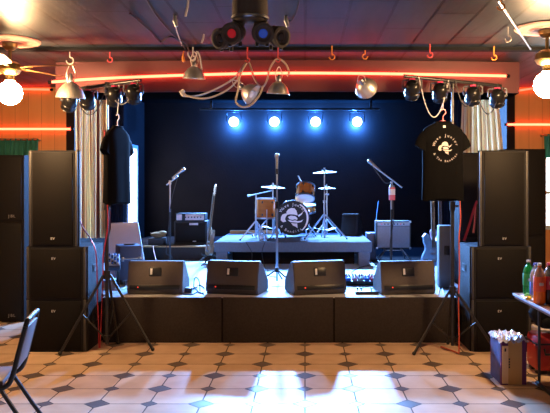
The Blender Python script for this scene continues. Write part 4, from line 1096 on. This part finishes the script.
MB().ball((-.02, 0, .045), .1, 1.15, .9, .45).build('bag_body', m_brownbag, t)
MB().ball((.045, -.01, .075), .06, 1.1, .9, .5).build('flap', m_brownbag, t)

# ------------------------------------------------------------------ pedalboard and stage-edge clutter
PY = 7.55
t = thing('pedalboard', 'black pedalboard crowded with small coloured effect pedals', 'pedalboard', ((X(345, PY) + X(377, PY)) / 2, PY, ST))
MB().span((-.175, -.02, .0), (.175, .22, .045), .006).build('board', m_dkplast, t)
pl = thing('effect_pedal', '', 'pedal', (0, 0, 0), 0, 'effect pedals on the pedalboard')
kinds = [(m_pedalb, 'blue effect pedal at the drum side end, front row of the board', -.135, .0), (m_pedalp, 'pink effect pedal, second in the front row of the board', -.065, .0), (m_pedalw, 'white effect pedal in the middle of the front row of the board', .0, .0), (m_pedalb, 'blue effect pedal beside the middle white one, front row of the board', .065, .0), (m_pedalr, 'red effect pedal at the amplifier side end, front row of the board', .135, .0),
         (m_pedalr, 'red effect pedal at the drum side end, rear row of the board', -.135, .12), (m_pedalw, 'white effect pedal, second in the rear row of the board', -.065, .12), (m_pedalp, 'wide pink effect pedal in the middle, rear row of the board', .01, .12), (m_pedalr, 'bright red effect pedal at the amplifier side end, rear row of the board', .12, .12)]
bpy.data.objects.remove(pl)
for m, lab, x, y in kinds:
    e = thing('effect_pedal', lab, 'pedal', (t.location.x + x, PY + y + .02, ST + .045), R(random.uniform(-6, 6)), 'effect pedals on the pedalboard')
    wd = .075 if 'wide' in lab else .055
    MB().prism([(-.03, 0), (.055, 0), (.055, .045), (-.03, .028)], -wd / 2, wd / 2, 'yz').build('enclosure', m, e, smooth=False)
    MB().cyl((0, -.015, .028), (0, -.015, .042), .008, seg=8).build('footswitch', m_chrome, e)
    for s in (-1, 1): MB().cyl((s * .013, .035, .04), (s * .013, .035, .056), .007, seg=8).build('knob', m_dkplast, e)
t = thing('floor_box', 'low black floor unit with knobs in front of the pedalboard', 'effects unit', (X(367, 6.92), 6.90, ST))
MB().span((-.115, 0, 0), (.115, .07, .028), .004).build('enclosure', m_dkplast, t)
for x in (-.09, -.055, .045): MB().cyl((x, .035, .028), (x, .035, .05), .006, seg=8).cyl((x, .035, .05), (x, .035, .065), .012, seg=8).build('knob', m_dkplast, t)
# clutter between the first two monitors
t = thing('direct_box', 'small black box with cables between the first two floor monitors', 'direct box', (X(187, 7.0), 7.0, ST), R(10))
MB().span((-.05, 0, 0), (.05, .10, .05), .005).build('enclosure', m_dkplast, t)
MB().cyl((.05, .05, .03), (.10, .03, .05), .009, seg=8).build('plug', m_steel, t)
def stz(px, py, r): Y = F * (H - ST - r) / (py - VY); return Vector((X(px, Y), Y, ST + r))
cable('stage_cable', [stz(184, 285, .006), stz(188, 291, .006), stz(194, 287, .006), stz(200, 293, .006), stz(205, 289, .006), stz(199, 285, .006), stz(192, 290, .006)], .006, m_blackc, 'tangled black cable on the deck beside the small direct box')
cable('stage_cable', [stz(194, 290, .006), P(194, 281, 7.1), P(196, 277.5, 7.1), P(199, 281, 7.1), stz(200, 291, .006)], .005, m_blackc, 'black cable standing up in a loop between two monitors')
cable('stage_cable', [stz(183, 294, .006), stz(192, 294.5, .006), stz(198, 292, .006), stz(204, 294, .006)], .006, m_pedalb, 'blue cable lying along the deck edge between two monitors')
cable('stage_cable', [Vector((X(246, 9.34), 9.335, .75)), Vector((X(252, 9.32), 9.32, .60)), Vector((X(250, 9.28), 9.28, .45)), stz(244, 272, .006), stz(243, 280, .006)], .005, m_blackc, 'black cable dropping from the drum riser behind the second monitor')
cable('stage_cable', [Vector((X(265, 9.34), 9.335, .75)), Vector((X(262, 9.32), 9.32, .62)), Vector((X(264, 9.28), 9.28, .47)), stz(268, 275, .006), stz(276, 277, .006)], .005, m_blackc, 'black cable dropping from the drum riser near the centre stand')
cable('stage_cable', [stz(438, 295, .006), stz(441, 283, .006), stz(444, 294, .006), stz(449, 291, .006), stz(452, 296, .006)], .006, m_whitec, 'pale cable tangled at the foot of the upright blue speaker')
cable('stage_cable', [stz(380, 268, .006), stz(366, 266, .006), stz(352, 272, .006), stz(356, 280, .006), stz(346, 282, .006)], .005, m_blackc, 'black cable curling from the silver amplifier to the pedalboard')
cable('stage_cable', [stz(120, 278, .006), stz(126, 286, .006), stz(118, 290, .006), stz(110, 287, .006), stz(114, 281, .006)], .007, m_whitec, 'pale cable heap under the mixing console')
cable('stage_cable', [P(153, 246, 9.9), P(154, 252, 9.6), P(156, 261, 9.0), stz(157, 270, .006)], .006, m_redc, 'red cable dropping over the rear tier behind the first monitor')
# red cables by the stacks
cable('red_cable', [P(79, 216, 6.9), P(82, 226, 6.8), P(90, 238, 6.5), P(95.5, 250, 6.42), P(97, 270, 6.42), P(97.5, 300, 6.42), P(98.5, 322, 6.42), Vector((X(99, 6.44), 6.44, .01))], .0058, m_redc, 'red cable falling down beside the subwoofers of the metal chair side stack')
cable('red_cable', [P(104.5, 130, 6.36), P(107.3, 200, 6.355), P(108, 225, 6.355), P(105, 245, 6.36), P(103, 258, 6.36), P(103, 275, 6.36), Vector((X(100, 6.45), 6.45, .01))], .006, m_redc, 'red cable running down the pole of the tilted light bar stand')
cable('red_cable', [P(456, 150, 6.3), P(458.5, 187, 6.3), P(460.5, 215, 6.3), P(459, 240, 6.3), P(459.5, 268, 6.3), P(458.5, 300, 6.3), P(459, 335, 6.3), Vector((X(459, 6.28), 6.28, .01))], .0065, m_orangec, 'orange-red cable running down beside the printed shirt stand pole')
cable('red_cable', [Vector((X(459, 6.24), 6.24, .008)), Vector((X(455, 6.3), 6.3, .008)), Vector((X(447, 6.42), 6.42, .008)), Vector((X(441, 6.5), 6.5, .008))], .007, m_orangec, 'orange-red cable lying on the tiles below the printed shirt stand')
tag(MB().tube(smooth_path([P(477, 201, 6.9), P(474, 209, 6.88), P(469, 226, 6.86), P(464, 241, 6.84)], 5), .016, 4).build('ratchet_strap', m_redc), 'flat red strap between the light stand and the window side speaker stack', 'strap')
tag(MB().tube(smooth_path([P(475.5, 206, 6.92), P(475, 220, 6.92), P(473.5, 233, 6.92)], 5), .011, 4).build('ratchet_strap', m_redc), 'short loose red strap end hanging beside the tall window side speaker', 'strap')

# ------------------------------------------------------------------ metal chair
t = thing('metal_chair', 'black tubular metal chair with greyish backrest on the tiles', 'chair', (-1.759, 3.87, 0), R(-78.5))
for s in (-1, 1):
    MB().tube(smooth_path([(s * .17, -.22, .43), (s * .17, .06, .42), (s * .17, .13, .43), (s * .17, .165, .48), (s * .17, .20, .62), (s * .17, .232, .745)], 6), .0135, 8).build('side_frame', m_blkmetal, t)
    MB().tube([(s * .155, .10, .42), (s * .16, .21, .24), (s * .17, .36, .012)], .012, 8).build('leg', m_blkmetal, t)
    MB().tube([(s * .155, -.12, .42), (s * .16, -.18, .20), (s * .17, -.24, .012)], .012, 8).build('leg', m_blkmetal, t)
MB().tube(smooth_path([(-.17, .232, .745), (-.155, .238, .772), (-.12, .240, .778), (.12, .240, .778), (.155, .238, .772), (.17, .232, .745)], 5), .0135, 8).build('top_rail', m_blkmetal, t)
MB().cyl((-.17, -.22, .43), (.17, -.22, .43), .0115).build('front_rail', m_blkmetal, t)
MB().box((0, .203, .625), (.315, .020, .24), .008, Euler((R(-14), 0, 0))).build('backrest', m_chairpad, t)
MB().box((0, -.05, .445), (.325, .34, .035), .015).build('seat', m_seatpad, t)

# ------------------------------------------------------------------ table with sodas
TZ = .68
t = thing('folding_table', 'brown folding table with pale metal edge holding the soda bottles', 'table', (1.585, 5.35, 0))
MB().span((.012, -1.30, TZ - .035), (1.3, -.012, TZ), .006).build('tabletop', m_tabletop, t)
MB().span((0, -1.31, TZ - .014), (.014, 0, TZ + .003), .003).span((0, -.014, TZ - .014), (1.31, 0, TZ + .003), .003).build('edge_band', m_edge, t)
for y in (-.10, -1.2): MB().cyl((.172, y, .03), (.172, y, TZ - .03), .011).build('leg', m_blkmetal, t)
for y in (-.10, -1.2): MB().cyl((1.15, y, .03), (1.15, y, TZ - .03), .011).build('leg', m_blkmetal, t)
MB().tube([(.172, -.04, .012), (.172, -1.26, .012)], .014, 8).build('foot_bar', m_blkmetal, t)
MB().tube([(1.15, -.04, .012), (1.15, -1.26, .012)], .014, 8).build('foot_bar', m_blkmetal, t)
def soda(label, x, y, h, r, liquid, lab_m, cap_m, l0, l1, neck=None, fill=1.):
    t = thing('soda_bottle', label, 'bottle', (x, y, TZ), 0, 'soda bottles on the table')
    MB().lathe([(0, .002), (r * .7, 0), (r * .95, h * .03), (r, h * .07), (r, h * .62), (r * .93, h * .70), (r * .72, h * .79), (r * .45, h * .86), (r * .30, h * .90), (r * .28, h * .95), (0, h * .95)], seg=28).build('bottle_body', liquid, t)
    MB().lathe([(r + .0004, h * l0), (r + .0014, h * l0 + .002), (r + .0014, h * l1 - .002), (r + .0004, h * l1)], seg=28).build('label', lab_m, t)
    MB().cyl((0, 0, h * .94), (0, 0, h), r * .36, seg=20).build('cap', cap_m, t)
    MB().ball((-.0, -r * .985, h * (l0 + l1) / 2), r * .5, .8, .12, .8, 12).build('label_mark', m_amppanel, t)
    if neck: MB().lathe([(r * 1.004, h * .60), (r * .95, h * .70), (r * .74, h * .79), (r * .47, h * .86), (r * .32, h * .90)], seg=28).build('clear_neck', neck, t)
    return t
soda('green soda bottle with white cap at the table corner', X(528, 5.28), 5.27, .263, .040, m_greenglass, m_labg, m_capw, .28, .62)
soda('clear bottle with blue cap between the green and orange sodas', X(536.5, 5.12), 5.14, .255, .040, m_clear, m_labb, m_capb, .10, .45)
soda('orange soda bottle with a red-orange label and clear neck', X(539.5, 4.86), 4.86, .285, .041, m_orsoda, m_labo, m_capw, .32, .68, neck=m_clear)
soda('dark cola bottle with crimson label and red cap', X(549.5, 4.88), 4.88, .285, .048, m_cola, m_labc, m_capr, .36, .68, neck=m_clear)
n = tag(MB().prism([(-.045, -.16), (.12, -.20), (.13, .07), (-.03, .06)], 0, .003, 'xy').build('paper_napkin', m_napkin, smooth=False, loc=(1.64, 5.20, TZ + .0005)), 'white paper sheet at the table corner under snack wrappers', 'paper')
for (px, Yv, m, lab, sx) in ((527.5, 5.02, m_yellow, 'crinkled yellow snack wrapper on the white paper', .026), (528, 5.16, m_greenwr, 'small green snack wrapper by the green bottle', .024)):
    b = MB().ball((0, 0, .012), sx, 1.1, .9, .55, 12)
    for v in b.bm.verts: v.co += Vector((random.uniform(-1, 1), random.uniform(-1, 1), random.uniform(-.4, .6))) * .005
    tag(b.build('snack_wrapper', m, smooth=False, loc=(X(px, Yv), Yv, TZ + .004)), lab, 'wrapper')

# carton on the floor
KY = 5.28
kx0, kx1 = X(501, KY), X(526.5, KY); kw = kx1 - kx0; kh = Z(340.5, KY); kd = .30
t = thing('drinks_carton', 'open purple and tan drinks carton standing on the tiles', 'carton', ((kx0 + kx1) / 2, KY, 0))
b = MB(); th = .006
b.span((-kw / 2, 0, 0), (kw / 2, th, kh)).span((-kw / 2, kd - th, 0), (kw / 2, kd, kh)).span((-kw / 2, th, 0), (-kw / 2 + th, kd - th, kh)).span((kw / 2 - th, th, 0), (kw / 2, kd - th, kh)).span((-kw / 2 + th, th, 0), (kw / 2 - th, kd - th, th))
b.build('carton_body', m_purple, t, smooth=False)
MB().span((-kw * .22, -.002, .002), (kw * .32, .001, kh - .004)).build('tan_panel', m_cardtan, t, smooth=False)
lf = MB().span((-kw * .46, -.012, .012), (-kw * .23, .001, kh * .88)).build('cream_flap', m_cardcream, t, smooth=False)
MB().span((-kw * .38, -.0135, kh * .76), (-kw * .32, -.012, kh * .83)).build('bar_mark', m_ink, lf, smooth=False)
b = MB()
for k_ in range(4): b.span((-kw * .20, -.0035, kh * (.38 + .06 * k_)), (-kw * .15, -.002, kh * (.42 + .06 * k_)))
b.build('print_mark', m_ink, t, smooth=False)
MB().span((-kw / 2 - .002, .02, .01), (-kw / 2 + .001, kd - .02, kh * .95)).build('side_print', m_navycard, t, smooth=False)
b = MB()
bmesh.ops.create_grid(b.bm, x_segments=16, y_segments=18, size=.5)
for v in b.bm.verts:
    x, y = v.co.x, v.co.y
    e = max(abs(x), abs(y)) * 2
    v.co = Vector((x * (kw + .03), (y + .5) * (kd + .03) - .015, kh - .02 + .035 * math.sin(x * 21 + y * 9) * math.sin(y * 17 - x * 7) * .35 + random.uniform(-.008, .012) + (.0 if e > .9 else .018)))
bmesh.ops.solidify(b.bm, geom=b.bm.faces[:], thickness=.002)
tag(b.build('plastic_wrap', m_plasticw, smooth=False, loc=Vector(t.location) + Vector((0, 0, .012))), 'crumpled clear plastic wrap lying over the open carton', 'plastic wrap')

# red cooler and black bag under the table
RYc = 5.55
t = thing('cooler', 'red moulded cooler on the tiles under the soda table', 'cooler', (X(532, RYc) + .235, RYc, 0))
MB().span((-.20, 0, 0.02), (.20, .28, .31), .045).build('cooler_body', m_redcool, t)
MB().span((-.205, -.005, .235), (.205, .285, .25), .004).build('lid_seam', m_dkplast, t)
MB().tube([(-.14, -.012, .21), (-.14, -.03, .17), (.14, -.03, .17), (.14, -.012, .21)], .009, 6).build('carry_handle', m_dkplast, t)
MB().span((-.18, .03, 0), (-.1, .10, .03), .004).span((.1, .03, 0), (.18, .10, .03), .004).span((-.18, .18, 0), (-.1, .25, .03), .004).span((.1, .18, 0), (.18, .25, .03), .004).build('foot', m_dkplast, t)
t = thing('backpack', 'black nylon backpack with grey strap lying on the red cooler', 'bag', (X(540, RYc) + .16, RYc + .12, .31))
b = MB().ball((0, 0, .155), .2, 1., .66, .78, 20)
for v in b.bm.verts:
    v.co += Vector((math.sin(v.co.z * 31 + v.co.y * 9), math.sin(v.co.x * 23), math.sin(v.co.x * 27 + 1))) * .010
    v.co.z = max(v.co.z, 0.0)
b.build('bag_body', m_bag, t)
MB().ball((-.03, -.105, .10), .10, 1.1, .35, .7, 14).build('front_pocket', m_bag, t)
MB().tube(smooth_path([(-.20, -.06, .07), (-.15, -.125, .05), (-.08, -.15, .05), (-.04, -.14, .085)], 5), .016, 6).build('strap', m_strapg, t)
MB().tube(smooth_path([(-.03, -.03, .30), (-.06, -.05, .345), (.02, -.05, .345), (.03, -.03, .30)], 4), .010, 6).build('grab_loop', m_bag, t)

# ------------------------------------------------------------------ lights
def light(name, kind, loc, energy, color, **kw):
    l = bpy.data.lights.new(name, kind); l.energy = energy; l.color = color
    for k_, v in kw.items(): setattr(l, k_, v)
    o_ = bpy.data.objects.new(name, l); COL.objects.link(o_); o_.location = loc
    return o_
def aim(o_, target): o_.rotation_euler = (Vector(target) - o_.location).to_track_quat('-Z', 'Y').to_euler()
BLUE = (.20, .42, 1.0)
for i, c in enumerate(HALO):
    light('halo_helper_light', 'POINT', c + Vector((0, .245, -.015)), 250, (.035, .22, 1.), shadow_soft_size=.03)  # unseen lamp added behind each can to imitate lens halo on the wall
    s = light('stage_light_beam', 'SPOT', c + Vector((0, -.07, 0)), 3300, (.17, .42, 1.), spot_size=R(86), spot_blend=.45, shadow_soft_size=.07)
    aim(s, (c.x * 1.5 + .2, 5.4, 0.))
for g_, zg, e in ((g1, Zg1, 62), (g2, Zg2, 62)):
    pass
# warm fill lamps added out of view behind the viewer
for x, y, e in ((-1.6, -.6, 36), (1.9, -.6, 36)):
    light('rear_fill_lamp', 'POINT', (x, y, 2.25), e, (1., .70, .44), shadow_soft_size=.12)
light('window_daylight', 'AREA', (WX0 + .42, YW - .02, 1.44), 10, (.85, .93, 1.), shape='RECTANGLE', size=.8, size_y=.8).rotation_euler = (R(-90), 0, 0)
light('stage_window_daylight', 'AREA', (SL + .04, 11.3, 1.5), 6, (.75, .88, 1.), shape='RECTANGLE', size=.55, size_y=1.2).rotation_euler = (0, R(-90), 0)

w = bpy.data.worlds.new('World'); sc.world = w; w.use_nodes = True
w.node_tree.nodes['Background'].inputs[0].default_value = (.02, .02, .025, 1); w.node_tree.nodes['Background'].inputs[1].default_value = 1.

# ------------------------------------------------------------------ camera
cd = bpy.data.cameras.new('Camera'); cam = bpy.data.objects.new('Camera', cd); COL.objects.link(cam)
cam.location = (0, 0, H); cam.rotation_euler = (R(90), 0, 0)
cd.sensor_width = 36; cd.lens = F / 550 * 36; cd.shift_x = -(VX - 275) / 550; cd.shift_y = -(206.5 - VY) / 550; cd.clip_start = .05
sc.camera = cam
sc.view_settings.view_transform = 'Standard'; sc.view_settings.look = 'None'
sc.view_settings.exposure = 0.; sc.view_settings.gamma = 1.; sc.view_settings.use_curve_mapping = False
